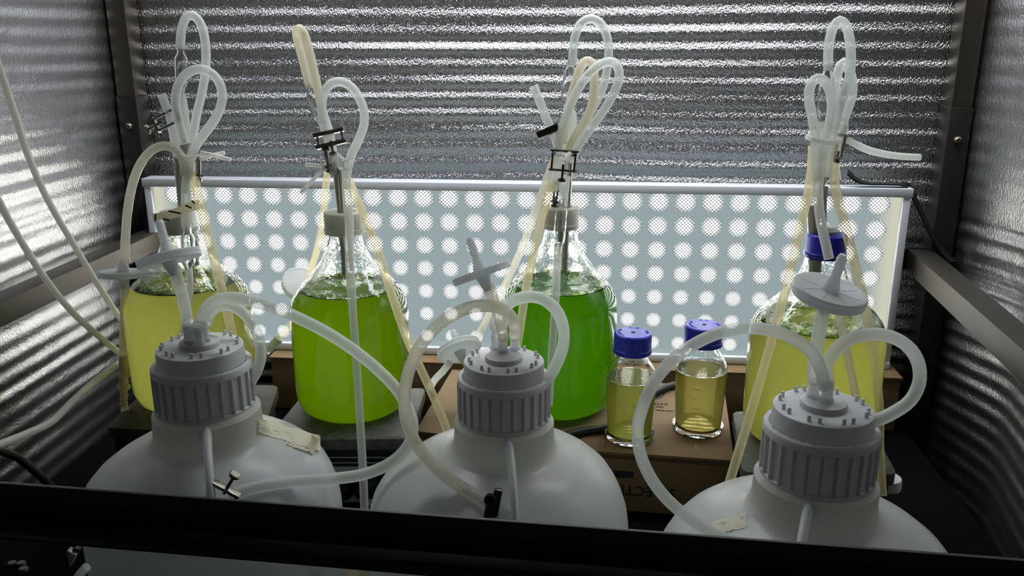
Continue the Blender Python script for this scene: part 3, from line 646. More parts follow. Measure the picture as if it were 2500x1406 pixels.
# ------------------------------------------------------------------ carboys
CARB = {}
CP = [(.0, -.50), (.125, -.50), (.138, -.495), (.145, -.48), (.1455, -.46), (.1455, -.225), (.1448, -.200), (.1425, -.182), (.138, -.167), (.131, -.153), (.121, -.140), (.108, -.129), (.094, -.120), (.080, -.1135), (.0680, -.1100), (.0625, -.1075), (.0595, -.1035), (.0578, -.097), (.0570, -.088), (.0566, -.074), (.0520, -.068), (.0, -.068)]
def carboy(label, px, py, width, scale_body, handle_dir, lean, z=.535):
    # solve the distance so that the closure top stands at the common height
    ctr = onZ(px, py, z); depth = (ctr - CAM).dot(FWD); s = width / FPX * depth / .104
    c = thing('carboy', label, 'carboy', Vector((ctr.x, ctr.y, 0)), 'white carboys in the front row')
    T = ctr - c.location
    def add(name, bm, m, par=None, off=(0, 0, 0), angle=.6):
        for v in bm.verts: v.co *= s
        o = obj(name, bm, m, par or c, angle=angle); o.location = (T if par is None else Vector()) + Vector(off) * s; return o
    prof = [(r * (scale_body if z_ < -.11 else 1) if r > .075 else r, z_ if z_ > -.3 else -.3 + (z_ + .3) / .2 * (z / s - .3)) for r, z_ in CP]
    bm = lathe(prof, 72)
    for v in bm.verts:                            # the blow-moulded body sits a little off the neck's axis
        t = min(1, max(0, (-.108 - v.co.z) / .06)); v.co.x += lean * t * t * (3 - 2 * t)
    add('body', bm, M['carboy'])
    add('screw_collar', lathe([(.047, -.0185), (.0510, -.0185), (.0520, -.0200), (.0522, -.026)] + [(.0500, -.0275), (.0500, -.0640), (.0522, -.0655), (.0522, -.0695), (.049, -.0695)], 72), M['closure'])
    cm = None
    for i in range(26):                             # upright grip ribs
        a = 2 * PI * i / 26 + .07; d = Vector((math.cos(a), math.sin(a), 0)); bm = None
        if cm is None:
            bm = bmesh.new(); box(bm, (.0510, 0, -.0455), (.0034, .0026, .0405), None, .0006); o = add('grip_rib', bm, M['closure']); cm = o.data; first = o
        else: o = link('grip_rib', cm, None, c)
        o.location = T; o.rotation_euler = (0, 0, a)
    add('closure_top', lathe([(0, 0), (.0425, 0), (.0445, -.0012), (.0450, -.003), (.0452, -.019), (.0, -.019)], 64), M['closure'])
    add('port_plate', lathe([(0, .006), (.0185, .006), (.0205, .0052), (.021, .004), (.021, 0), (0, 0)], 40), M['closure'], None)
    pm = None
    for i in range(8):
        for e in (-.12, .12):
            a = 2 * PI * i / 8 + .25 + e; q = Vector((.0385 * math.cos(a), .0385 * math.sin(a), .0))
            if pm is None: o = add('peg', lathe([(0, .0052), (.0012, .0052), (.0018, .0045), (.0018, 0), (0, 0)], 8), M['closure']); pm = o.data
            else: o = link('peg', pm, None, c)
            o.location = T + q * s
    # loop handle from neck to shoulder
    hd = Vector((handle_dir[0], handle_dir[1], 0)).normalized()
    for sg in (1, -1):
        pts = [Vector((0, 0, -.078)) + hd * sg * .050, Vector((0, 0, -.080)) + hd * sg * .066, Vector((0, 0, -.088)) + hd * sg * .085, Vector((0, 0, -.104)) + hd * sg * .103, Vector((0, 0, -.130)) + hd * sg * .117, Vector((0, 0, -.155)) + hd * sg * .122]
        add('handle', sweep(pts, [.0080, .0074, .007, .007, .0075, .0085], 14, flat=.6), M['carboy_plain'])
    CARB[label] = c; return c, T, s, prof
C1 = carboy('leftmost white carboy with tape on its right shoulder', 488, 843, 238, .985, (.32, -.95), -.0055, .55)
C2 = carboy('middle white carboy in the front row', 1230, 878, 228, 1.05, (.10, -1), -.0075)
C3 = carboy('rightmost white carboy, nearest the viewer', 2010, 992, 275, 1.03, (-.42, -.9), 0.)
def port(c, px, py, h=.020, tall=False):
    p = onZ(px, py, c[1].z + .006 * c[2]); prof = [(0, h), (.0036, h), (.0042, h - .001)]
    z = h - .002
    while z > .004: prof += [(.0052, z - .0012), (.0046, z - .002)]; z -= .0022
    prof += [(.0062, .003), (.0066, 0), (0, 0)]
    if tall: prof = [(0, h + .012), (.0030, h + .012), (.0045, h + .004)] + prof[2:]
    o = obj('hose_barb', lathe(prof, 18), M['barb'], c[0]); o.location = p - c[0].location; return p + ZA * (h - .004)
pA1 = port(C1, 463, 837); pB1 = port(C1, 487, 842); pC1 = port(C1, 500, 832)
pA2 = port(C2, 1210, 850, .018, True); pB2 = port(C2, 1228, 859); pC2 = port(C2, 1257, 852)
pA3 = port(C3, 1985, 968); pB3 = port(C3, 2018, 978)

def on_body(c, x, y, lift=0.):
    CP = c[3]
    """where the line of sight meets a carboy's outer skin"""
    r = ray(x, y).normalized(); top = c[1].z; cx_, cy_ = c[0].location.x, c[0].location.y; t = .35
    while t < 1.6:
        p = CAM + r * t; h = (p.z - top) / c[2]; rad = 0
        for (r0, z0), (r1, z1) in zip(CP, CP[1:]):
            if z0 <= h <= z1 and z1 > z0: rad = r0 + (r1 - r0) * (h - z0) / (z1 - z0)
        if math.hypot(p.x - cx_, p.y - cy_) < rad * c[2] + lift: return p
        t += .0006
    return CAM + r * 1.0
# crumpled masking tape: children of their carboys
def tape_patch(c, x0, y0, x1, y1, slope, seed, name='tape_strip'):
    bm = bmesh.new(); rows = []
    for i in range(22):
        row = []
        for k in range(9):
            u, v = i / 21, k / 8; edge = noise.noise((u * 5 + seed, 1.3 * k, .2)) * 6
            x = x0 + (x1 - x0) * u; y = y0 + (y1 - y0) * v + slope * (u - .5) + edge
            row.append(bm.verts.new(on_body(c, x, y, .0016 + .0045 * abs(noise.noise((u * 6 + seed, v * 2.4, seed)))))) 
        rows.append(row)
    for A, B in zip(rows, rows[1:]):
        for k in range(8): bm.faces.new((A[k], A[k + 1], B[k + 1], B[k]))
    return obj(name, bm, M['tape'], c[0], world=True)
tape_patch(C1, 632, 1042, 782, 1078, 46, 3.)
tape_patch(C1, 700, 1085, 768, 1096, 20, 6.)
tape_patch(C3, 1738, 1262, 1822, 1298, -26, 8.)

# ------------------------------------------------------------------ tubing
def tube(label, pts, r, m='tube', hollow=0., seg=12, name='silicone_tube', group='flexible tubes', cat='tube', raw=False):
    P = [onY(*p) if not isinstance(p, Vector) else p for p in pts]
    return tag(obj(name, sweep(P, r, seg, hollow=hollow), M[m], world=True, angle=1.0), label, cat, group)
# bundle over the first bottle
Y = Y1
T1 = tube('tall loop of milky tube topping the leftmost bundle', [(440, 118, Y), (441, 95, Y), (446, 62, Y), (458, 40, Y), (472, 38, Y), (487, 53, Y), (498, 85, Y), (503, 130, Y), (500, 185, Y + .004), (491, 235, Y + .006), (480, 280, Y + .006), (472, 330, Y + .004), (466, 385, Y), (460, 440, Y - .006)], .0056)
tube('round loop of milky tube leaning right on the leftmost bundle', [(452, 470, Y - .020), (458, 430, Y - .02), (464, 390, Y - .022), (480, 352, Y - .024), (502, 322, Y - .026), (525, 290, Y - .028), (540, 255, Y - .028), (542, 222, Y - .028), (530, 193, Y - .028), (508, 174, Y - .028), (482, 169, Y - .028), (456, 180, Y - .028), (437, 205, Y - .026), (429, 240, Y - .024), (433, 280, Y - .022), (444, 325, Y - .02), (452, 350, Y - .018)], .0058)
tube('straight milky tube below the glass chamber of the leftmost bundle', [(443, 228, Y), (446, 270, Y - .002), (451, 320, Y - .004), (456, 350, Y - .006)], [.0052, .0075, .0078, .0062], 'tube_dense')
tube('grey sleeved tube end in the middle of the leftmost bundle', [(451, 338, Y - .004), (454, 365, Y - .004), (452, 400, Y - .002), (448, 440, Y), (447, 468, Y)], .0068, 'sleeve')
tube('cut tube end sticking up left of the leftmost bundle', [(394, 230, Y - .008), (404, 255, Y - .008), (413, 282, Y - .006), (421, 305, Y - .004), (428, 330, Y), (432, 360, Y + .003), (436, 395, Y + .003)], [.0055, .0055, .0048, .0068, .0078, .0068, .006], hollow=.6)
tube('arching yellowish tube from the leftmost bundle down to the level filter', [(452, 425, Y - .02), (449, 400, Y - .024), (440, 378, Y - .028), (422, 361, Y - .03), (398, 356, Y - .03), (372, 366, Y - .03), (348, 392, Y - .032), (328, 435, Y - .034), (316, 485, Y - .036), (309, 540, Y - .038), (306, 590, Y - .04), (305, 622, Y - .04), (305, 640, Y - .04)], [.0055] * 11 + [.0058, .0066], 'amber_light')
tube('yellowed tube hanging from the leftmost bundle behind the first carboy', [(472, 425, Y - .012), (480, 460, Y - .03), (491, 505, Y - .06), (507, 570, Y - .075), (525, 640, Y - .09), (541, 705, Y - .095), (555, 760, Y - .095), (566, 815, Y - .09), (572, 850, Y - .09)], .0058, 'amber')
tube('clear straight tube from the leftmost bundle to its cap', [(460, 400, Y - .012), (456, 445, Y - .012), (454, 500, Y - .022), (455, 545, Y - .034), (455, 556, Y - .036)], .0060, 'tube')
tube('second clear straight tube beside the steel pipe over the leftmost cap', [(469, 395, Y - .004), (468, 450, Y - .008), (466, 500, Y - .022), (466, 545, Y - .034)], .0040, 'tube')
def glass_chamber(label, pts, r0, r1):
    """inline glass bulb: narrow - wide - narrow"""
    P = [onY(*p) for p in pts]; g = thing('glass_chamber', label, 'glass tube', P[0].lerp(P[1], .5), 'glass drip chambers')
    d = (P[1] - P[0]); ln = d.length; prof = [(.0, 0), (r0, 0), (r0, .006), (r0 * 1.1, .009), (r1, .015), (r1, ln - .018), (r1 * .95, ln - .014), (r0 * 1.1, ln - .009), (r0, ln - .006), (r0, ln), (0, ln)]
    inner = [(max(.0012, r - .0013), z) for r, z in prof[1:-1]]
    bm = lathe(prof[1:-1] + inner[::-1] + [prof[1]], 28); o = obj('glass_body', bm, M['glass_fine'], g); o.rotation_mode = 'QUATERNION'; o.rotation_quaternion = axis_rot(d); o.location = -d / 2
    bm = lathe([(0, .018), (r0 * .55, .018), (r0 * .7, ln * .55), (r0 * .35, ln * .62), (0, ln * .62)], 16); o = obj('inner_tip', bm, M['glass_tube'], g); o.rotation_mode = 'QUATERNION'; o.rotation_quaternion = axis_rot(d); o.location = -d / 2
    bm = lathe([(r1 * 1.02, ln - .030), (r1 * 1.03, ln - .0285), (r1 * 1.02, ln - .027)], 24); o = obj('glass_band', bm, M['glass_tube'], g); o.rotation_mode = 'QUATERNION'; o.rotation_quaternion = axis_rot(d); o.location = -d / 2
    return g
glass_chamber('clear glass chamber under the tall loop of the leftmost bundle', [(441, 112, Y1), (443, 236, Y1)], .0046, .0078)
glass_chamber('clear glass dropper hanging below the grey cap of the leftmost bottle', [(457, 552, Y1 - .04), (461, 668, Y1 - .05)], .0050, .0090)
tube('thin tube continuing below the glass dropper in front of the leftmost bottle', [(461, 655, Y1 - .10), (464, 700, Y1 - .105), (452, 790, Y1 - .105), (441, 850, Y1 - .105)], .0042, 'tube')
# filters
def img_axis(dx, dy, t): return (RT * dx - UP * dy - FWD * t).normalized()
def disc_filter(label, ctr, axis, r=.032, up=.03, down=.02, thick=.0075, ribs=False):
    f = thing('disc_filter', label, 'filter', ctr, 'white disc air filters'); q = axis_rot(axis)
    def add(n, bm, m=M['filter']):
        o = obj(n, bm, m, f); o.rotation_mode = 'QUATERNION'; o.rotation_quaternion = q; return o
    h = thick / 2
    add('disc', lathe([(0, h * .75), (r * .82, h * .75), (r * .88, h), (r * .97, h), (r, h * .75), (r, h * .15), (r * .985, 0), (r, -h * .15), (r, -h * .75), (r * .97, -h), (r * .88, -h), (r * .82, -h * .75), (0, -h * .75)], 48))
    def stem(ln, sg):
        p = [(.0085, sg * h * .7), (.0068, sg * (h + .004)), (.0055, sg * (h + .009))]; z = h + .011
        while z < h + ln - .003: p += [(.0050, sg * z), (.0040, sg * (z + .0026))]; z += .003
        p += [(.0032, sg * (h + ln)), (0, sg * (h + ln))]; return lathe(p, 18)
    if up: add('hose_stem', stem(up, 1))
    if down: add('hose_stem', stem(down, -1))
    rb = None
    for k in range(8 if ribs else 0):
        if rb is None: bm = bmesh.new(); box(bm, (r * .52, 0, h * .76), (r * .58, .0009, .0005)); o = add('radial_rib', bm); rb = o.data
        else: o = link('radial_rib', rb, None, f); o.rotation_mode = 'QUATERNION'
        o.rotation_quaternion = q @ Matrix.Rotation(2 * PI * k / 8 + .2, 3, 'Z').to_quaternion()
    return f
ctr = onY(302, 668, Y1 - .04); disc_filter('level white disc filter hanging left of the leftmost bottle', ctr, img_axis(.02, -1, .15), .0308, .016, .016)
tube('yellowish tube below the level filter, left of the leftmost bottle', [(303, 690, Y1 - .04), (304, 720, Y1 - .04), (303, 790, Y1 - .04), (302, 845, Y1 - .04), (302, 876, Y1 - .04)], [.0062, .0052, .0052, .0054, .0058], 'amber_light')
# coupling under it
qc = thing('tube_coupling', 'beige quick coupling on the tube left of the leftmost bottle', 'connector', onY(302, 915, Y1 - .04))
a_, b_ = onY(302, 868, Y1 - .04), onY(302, 992, Y1 - .04); ln = (a_ - b_).length
pr_ = [(0, 0), (.0040, 0)]
for k in range(4): pr_ += [(.0044, .003 + .005 * k), (.0052, .006 + .005 * k), (.0044, .0065 + .005 * k)]
pr_ += [(.0048, .027), (.0048, ln * .36), (.0085, ln * .365), (.0088, ln * .39), (.0085, ln * .41), (.0058, ln * .415), (.0056, ln * .60), (.0085, ln * .605), (.0088, ln * .63), (.0085, ln * .65), (.0058, ln * .655)]
pr_ += [(.0056, ln * .75), (.0062, ln * .76), (.0062, ln * .97), (.0057, ln), (0, ln)]
o = obj('coupling_body', lathe(pr_, 24), M['beige'], qc); o.rotation_mode = 'QUATERNION'; o.rotation_quaternion = axis_rot(a_ - b_); o.location = b_ - qc.location
tube('thin greenish tube below the beige coupling', [(302, 985, Y1 - .04), (308, 1020, Y1 - .04), (309, 1050, Y1 - .04), (305, 1085, Y1 - .042), (300, 1130, Y1 - .045)], .0052, 'amber_light')
# tilted filter on the first carboy
fA = onY(413, 630, y1_ := C1[0].location.y); ax_ = img_axis(-.255, -.965, .03); disc_filter('tilted white disc filter above the leftmost carboy', fA, ax_, .0325, .036, .014, .009)
tube('short tube between the leftmost carboy and its tilted filter', [pA1, onY(458, 785, y1_ + .01), onY(448, 735, y1_ + .01), onY(436, 690, y1_ + .005), onY(425, 655, y1_)], [.0062, .0062, .006, .006, .0068], 'tube')
# long tube of the first carboy
z_ = C1[0].location.y
tube('long bluish tube arching from the leftmost carboy to the middle one and back', [pB1, onY(488, 790, z_ + .004), onY(499, 760, z_ + .004), onY(522, 736, z_ + .004), onY(560, 727, z_), onY(605, 732, z_ - .005), onY(660, 748, z_ - .01), onY(730, 777, z_ - .01), onY(800, 813, z_), onY(868, 858, z_ + .01), onY(925, 905, z_ + .02), onY(968, 950, z_ + .02), onY(997, 1000, z_ + .01), onY(1008, 1040, z_), onY(1002, 1075, z_ - .01), onY(983, 1105, z_ - .012), onY(945, 1135, z_ - .018), onY(890, 1157, z_ - .026), onY(820, 1168, z_ - .036), onY(760, 1173, z_ - .054), on_body(C1, 700, 1177, .009), on_body(C1, 645, 1185, .009), on_body(C1, 600, 1196, .009), on_body(C1, 556, 1212, .011)], .0064, 'tube', seg=14)
tube('short looped tube bending right behind the leftmost carboy cap', [pC1, onY(505, 785, z_ + .03), onY(520, 757, z_ + .03), onY(548, 745, z_ + .03), onY(585, 757, z_ + .03), onY(616, 790, z_ + .028), onY(634, 835, z_ + .022), onY(636, 875, z_ + .016), onY(626, 908, z_ + .01), onY(612, 932, z_ + .004)], .0060, 'tube')
# bundle over the second bottle
Y = Y2
tube('narrow folded loop of cream tube at the top of the second bundle', [(757, 215, Y), (748, 180, Y), (738, 140, Y), (727, 100, Y - .004), (724, 78, Y - .008), (731, 70, Y - .014), (742, 82, Y - .018), (752, 115, Y - .018), (762, 155, Y - .016), (771, 195, Y - .014), (778, 228, Y - .012), (784, 262, Y - .010)], .0056, 'cream')
glass_chamber('clear glass chamber in the second bundle, below its folded loop', [(755, 206, Y2), (790, 312, Y2)], .0048, .0085)
tube('thick milky tube below the glass chamber of the second bundle', [(784, 262, Y - .010), (791, 295, Y - .006), (797, 315, Y - .004), (803, 335, Y - .004), (808, 365, Y - .004), (813, 400, Y - .004), (818, 425, Y - .004)], [.0058, .0078, .0082, .0072, .0080, .0080, .0072], 'tube_dense')
tube('grey sleeve over the steel pipes of the second bundle', [(815, 378, Y + .002), (818, 400, Y + .002), (821, 425, Y + .002)], .0092, 'sleeve')
tube('teardrop loop of the second bundle, running down in front of the lime-green bottle', [(789, 300, Y - .024), (786, 262, Y - .026), (790, 232, Y - .028), (804, 208, Y - .028), (826, 199, Y - .028), (851, 207, Y - .028), (872, 230, Y - .028), (887, 265, Y - .028), (889, 300, Y - .028), (877, 338, Y - .028), (860, 372, Y - .028), (850, 405, Y - .03), (846, 450, Y - .034), (849, 500, Y - .044), (853, 550, Y - .06), (854, 640, Y - .09), (860, 740, Y - .105), (868, 850, Y - .11), (875, 960, Y - .118), (881, 1060, Y - .125), (886, 1150, Y - .15), (890, 1245, Y - .17)], [.0056] * 13 + [.0050] * 4 + [.0052] * 5)
tube('yellowed tube from the second bundle running down left behind its bottle', [(803, 395, Y + .012), (796, 450, Y + .020), (791, 510, Y + .03), (783, 570, Y + .05), (770, 625, Y + .07), (756, 668, Y + .085), (748, 700, Y + .095), (735, 745, Y + .10), (712, 790, Y + .09), (690, 815, Y + .085), (675, 832, Y + .08)], .0048, 'amber')
tube('yellowed tube from the second bundle crossing right of its bottle onto the cardboard box', [(852, 440, Y - .012), (866, 475, Y - .03), (889, 525, Y - .055), (914, 590, Y - .075), (938, 660, Y - .085), (962, 735, Y - .085), (988, 810, Y - .085), (1018, 880, Y - .08), (1048, 945, Y - .09), (1072, 1000, Y - .10), (1092, 1052, Y - .11)], .0055, 'amber')
disc_filter('white disc filter half hidden behind the lime-green bottle', onY(734, 694, Y2 + .098), Vector((.45, -.55, .75)), .028, .0, .0, .010)
cq = thing('tube_connector', 'grey-green barbed connector hanging left of the lime-green bottle', 'connector', onY(662, 845, Y2 + .08))
a_, b_ = onY(682, 825, Y2 + .08), onY(644, 868, Y2 + .08); ln = (a_ - b_).length
o = obj('connector_body', lathe([(0, 0), (.0045, 0), (.0048, ln * .3), (.0062, ln * .32), (.0062, ln * .55), (.0070, ln * .57), (.0070, ln * .98), (.006, ln), (0, ln)], 20), M['connector'], cq); o.rotation_mode = 'QUATERNION'; o.rotation_quaternion = axis_rot(a_ - b_); o.location = b_ - cq.location
o = obj('clip', sweep([onY(640, 862, Y2 + .08), onY(648, 868, Y2 + .075), onY(656, 862, Y2 + .07)], .0022, 8), M['white'], cq, world=True)
# bundle over the third bottle
Y = Y3
glass_chamber('clear glass chamber in the third bundle, left of its loops', [(1395, 146, Y3), (1382, 262, Y3)], .0050, .0085)
tube('tall loop of milky tube topping the third bundle', [(1397, 160, Y), (1400, 115, Y), (1405, 85, Y), (1418, 58, Y), (1438, 46, Y), (1460, 51, Y), (1478, 78, Y), (1486, 115, Y), (1484, 155, Y), (1476, 200, Y), (1460, 240, Y - .004), (1441, 275, Y - .008), (1424, 310, Y - .010), (1405, 345, Y - .012), (1396, 372, Y - .012)], .0056)
tube('small cream loop in the middle of the third bundle', [(1372, 350, Y - .02), (1382, 300, Y - .02), (1392, 250, Y - .02), (1404, 205, Y - .02), (1416, 168, Y - .022), (1431, 149, Y - .026), (1444, 153, Y - .03), (1450, 180, Y - .032), (1450, 220, Y - .032), (1444, 260, Y - .03), (1428, 295, Y - .028), (1410, 325, Y - .024), (1394, 355, Y - .022), (1386, 375, Y - .02)], .0060, 'cream')
tube('wide milky loop leaning right on the third bundle', [(1362, 372, Y - .034), (1368, 330, Y - .036), (1380, 290, Y - .038), (1398, 245, Y - .04), (1420, 203, Y - .042), (1446, 172, Y - .044), (1475, 153, Y - .044), (1498, 152, Y - .044), (1511, 172, Y - .044), (1508, 203, Y - .044), (1494, 236, Y - .044), (1472, 272, Y - .044), (1446, 308, Y - .044), (1420, 342, Y - .042), (1405, 368, Y - .040), (1396, 395, Y - .036)], .0058)
tube('milky tube below the glass chamber of the third bundle', [(1385, 252, Y - .004), (1394, 285, Y - .006), (1394, 315, Y - .008), (1384, 345, Y - .01), (1378, 375, Y - .01)], [.0055, .0075, .0078, .0070, .006], 'tube_dense')
tube('cut tube end sticking up left of the third bundle', [(1302, 210, Y - .03), (1317, 245, Y - .03), (1330, 280, Y - .026), (1344, 310, Y - .024), (1355, 335, Y - .022), (1362, 362, Y - .018)], .0058, 'tube', hollow=.6)
tube('clear tube slanting left from the third bundle behind the middle carboy', [(1362, 365, Y - .028), (1345, 410, Y - .026), (1324, 470, Y - .02), (1300, 535, Y - .004), (1276, 600, Y + .02), (1250, 660, Y + .03), (1222, 716, Y + .04), (1196, 765, Y + .04), (1168, 815, Y + .02), (1140, 845, Y - .0)], .0052, 'amber_light')
tube('yellowed tube from the third bundle passing in front of the dark green bottle', [(1352, 440, Y - .012), (1342, 465, Y - .02), (1326, 520, Y - .035), (1312, 575, Y - .06), (1300, 630, Y - .08), (1287, 690, Y - .095), (1277, 750, Y - .105), (1270, 800, Y - .11), (1262, 850, Y - .12)], [.0062, .0055] + [.0056] * 7, 'amber')
tube('thick clear tube between the plated frame and the yellowed tube of the third bundle', [(1366, 385, Y - .024), (1362, 410, Y - .022), (1356, 440, Y - .016), (1350, 462, Y - .014)], .0078, 'tube')
glass_chamber('clear glass dropper in front of the off-white cap of the dark green bottle', [(1373, 488, Y3 - .030), (1362, 615, Y3 - .045)], .0052, .0082)
tube('straight clear tube entering the glass dropper of the third bundle', [(1382, 430, Y - .022), (1378, 460, Y - .026), (1374, 505, Y - .031)], .0062, 'tube')
tube('pale tube below the glass dropper running down in front of the dark green bottle', [(1362, 598, Y - .045), (1360, 650, Y - .068), (1358, 700, Y - .092), (1353, 780, Y - .10), (1348, 850, Y - .105), (1344, 920, Y - .11), (1340, 990, Y - .12)], .0050, 'tube')
disc_filter('white disc filter lying behind the middle carboy, left of the dark green bottle', onY(1121, 853, Y3 - .035), Vector((.30, -.62, -.62)) * -1, .0315, .026, .018, .010)
tube('short milky tube below the filter behind the middle carboy', [(1098, 885, Y3 - .035), (1080, 908, Y3 - .03), (1064, 924, Y3 - .02), (1050, 945, Y3 - .0)], .0052, 'tube')
# bundle over the fourth bottle
Y = Y4
glass_chamber('clear glass chamber in the rightmost bundle', [(2022, 158, Y4), (2008, 302, Y4)], .0048, .0082)
tube('tall loop of milky tube topping the rightmost bundle', [(2022, 172, Y), (2022, 130, Y), (2026, 95, Y), (2036, 63, Y), (2050, 50, Y), (2065, 62, Y), (2074, 95, Y), (2077, 135, Y), (2075, 180, Y - .002), (2064, 220, Y - .004), (2050, 258, Y - .006), (2040, 300, Y - .008), (2030, 345, Y - .010), (2022, 390, Y - .012), (2020, 430, Y - .012)], .0054)
tube('left loop of milky tube on the rightmost bundle', [(1990, 440, Y - .03), (1992, 390, Y - .03), (1991, 345, Y - .03), (1986, 300, Y - .03), (1977, 255, Y - .03), (1976, 218, Y - .03), (1988, 195, Y - .03), (2004, 192, Y - .03), (2020, 208, Y - .03), (2030, 238, Y - .03), (2030, 280, Y - .03), (2022, 320, Y - .03), (2012, 355, Y - .03), (2006, 400, Y - .03), (1998, 450, Y - .03), (1999, 500, Y - .036), (2006, 550, Y - .044), (2017, 600, Y - .054), (2024, 632, Y - .06)], .0056)
tube('back loop of milky tube in the rightmost bundle', [(2034, 300, Y + .014), (2040, 250, Y + .014), (2041, 205, Y + .014), (2048, 168, Y + .014), (2060, 152, Y + .014), (2070, 165, Y + .014), (2080, 195, Y + .012), (2080, 230, Y + .012), (2068, 270, Y + .012), (2052, 315, Y + .01), (2042, 350, Y + .008), (2038, 400, Y + .006), (2042, 440, Y + .002)], .0056)
tube('short milky tube below the glass chamber of the rightmost bundle', [(2006, 298, Y - .004), (2008, 325, Y - .006), (2008, 370, Y - .008)], .0066, 'tube_dense')
tube('yellowed tube falling left from the rightmost bundle behind the nearest carboy', [(1984, 355, Y - .008), (1981, 410, Y - .012), (1974, 465, Y - .03), (1962, 520, Y - .05), (1948, 580, Y - .065), (1932, 650, Y - .08), (1913, 725, Y - .09), (1892, 800, Y - .095), (1870, 880, Y - .10), (1845, 965, Y - .10), (1818, 1055, Y - .105), (1795, 1130, Y - .11), (1780, 1180, Y - .115)], [.0052] * 9 + [.0055] * 4, 'amber')
tube('yellowed tube falling right from the rightmost bundle', [(2036, 355, Y + .002), (2034, 400, Y - .006), (2038, 450, Y - .02), (2050, 505, Y - .04), (2066, 560, Y - .055), (2082, 625, Y - .07), (2098, 690, Y - .08), (2112, 750, Y - .088), (2128, 830, Y - .092), (2140, 920, Y - .095), (2148, 1010, Y - .10), (2148, 1090, Y - .11), (2155, 1210, Y - .14)], [.0054] * 8 + [.0046] * 5, 'amber')
tube('tube hanging in front of the rightmost bottle, below the large filter', [(2046, 760, Y - .10), (2058, 815, Y - .10), (2072, 880, Y - .10), (2086, 950, Y - .10), (2094, 1000, Y - .10)], .0046, 'amber_light')
tube('thin milky tail tube pointing right from the rightmost bundle', [(2046, 330, Y + .004), (2056, 325, Y + .002), (2063, 312, Y), (2061, 304, Y + .004), (2056, 300, Y + .008)], .0040, 'tube_dense')
tube('free end of tubing reaching right from the clamp of the rightmost bundle', [(2066, 340, Y), (2085, 350, Y), (2120, 366, Y + .01), (2165, 377, Y + .02), (2205, 382, Y + .025), (2245, 384, Y + .03)], [.0034, .0042, .0042, .0042, .0042, .0042], 'tube_dense')
# carboy 2
z_ = C2[0].location.y
fB = onY(1176, 666, z_); disc_filter('tilted white disc filter above the middle carboy', fB, img_axis(-.34, -.94, .03), .0315, .034, .016, .008)
tube('ribbed tube between the middle carboy and its tilted filter', [pB2, onY(1224, 800, z_), onY(1215, 765, z_), onY(1203, 730, z_), onY(1192, 698, z_)], [.0058, .0056, .0056, .0062, .0068], 'amber_light')
tube('right-hand loop of milky tube on the middle carboy', [pA2 + ZA * .01, onY(1212, 780, z_ + .012), onY(1226, 757, z_ + .014), onY(1252, 735, z_ + .012), onY(1288, 724, z_ + .008), onY(1325, 730, z_ + .004), onY(1356, 755, z_), onY(1374, 795, z_), onY(1376, 835, z_), onY(1366, 872, z_), onY(1350, 905, z_ - .005), onY(1336, 930, z_ - .01)], .0064, 'tube', seg=14)
tube('large left loop of cream tube from the middle carboy down to its dark clamp', [pC2, onY(1256, 795, z_ - .005), onY(1246, 772, z_ - .008), onY(1225, 754, z_ - .012), onY(1190, 746, z_ - .016), onY(1150, 750, z_ - .02), onY(1108, 767, z_ - .025), onY(1065, 798, z_ - .03), onY(1028, 842, z_ - .035), onY(1000, 900, z_ - .036), onY(988, 960, z_ - .038), onY(991, 1020, z_ - .042), onY(1010, 1072, z_ - .050), onY(1046, 1122, z_ - .062), onY(1092, 1166, z_ - .078), on_body(C2, 1140, 1198, .009), on_body(C2, 1180, 1222, .009), on_body(C2, 1202, 1236, .009)], .0064, 'amber_light', seg=14)
# carboy 3
z_ = C3[0].location.y
fC = onY(2024, 716, z_ + .01); disc_filter('large round disc filter facing up above the nearest carboy', fC, img_axis(.16, -.88, .45), .0335, .034, .016, .010, ribs=True)
tube('upright clear tube carrying the large round filter on the nearest carboy', [pA3, onY(1988, 900, z_ + .004), onY(1995, 840, z_ + .008), onY(2003, 790, z_ + .01), onY(2010, 755, z_ + .01)], .0062, 'tube', seg=14)
tube('right-hand loop of milky tube on the nearest carboy', [pB3, onY(2016, 900, z_ + .002), onY(2030, 868, z_ + .002), onY(2058, 838, z_ + .002), (2098, 820, z_ + .002), (2145, 816, z_), (2190, 828, z_), (2225, 855, z_), (2244, 895, z_), (2243, 938, z_ - .002), (2222, 978, z_ - .006), (2185, 1005, z_ - .01), (2150, 1022, z_ - .015), (2128, 1030, z_ - .02)], .0060, 'tube', seg=14)
tube('large left loop of milky tube from the nearest carboy in front of the small bottles', [pB3 - Vector((.004, .004, .002)), onY(2004, 905, z_ - .006), onY(1990, 873, z_ - .01), onY(1960, 842, z_ - .012), onY(1920, 818, z_ - .012), onY(1870, 804, z_ - .012), (1815, 801, z_ - .012), (1755, 813, z_ - .012), (1695, 840, z_ - .014), (1640, 880, z_ - .018), (1597, 932, z_ - .022), (1570, 990, z_ - .03), (1556, 1050, z_ - .026), (1564, 1110, z_ - .028), (1590, 1168, z_ - .032), (1630, 1220, z_ - .036), (1682, 1264, z_ - .040), (1735, 1298, z_ - .046), on_body(C3, 1795, 1328, .008)], .0056, 'tube', seg=14)
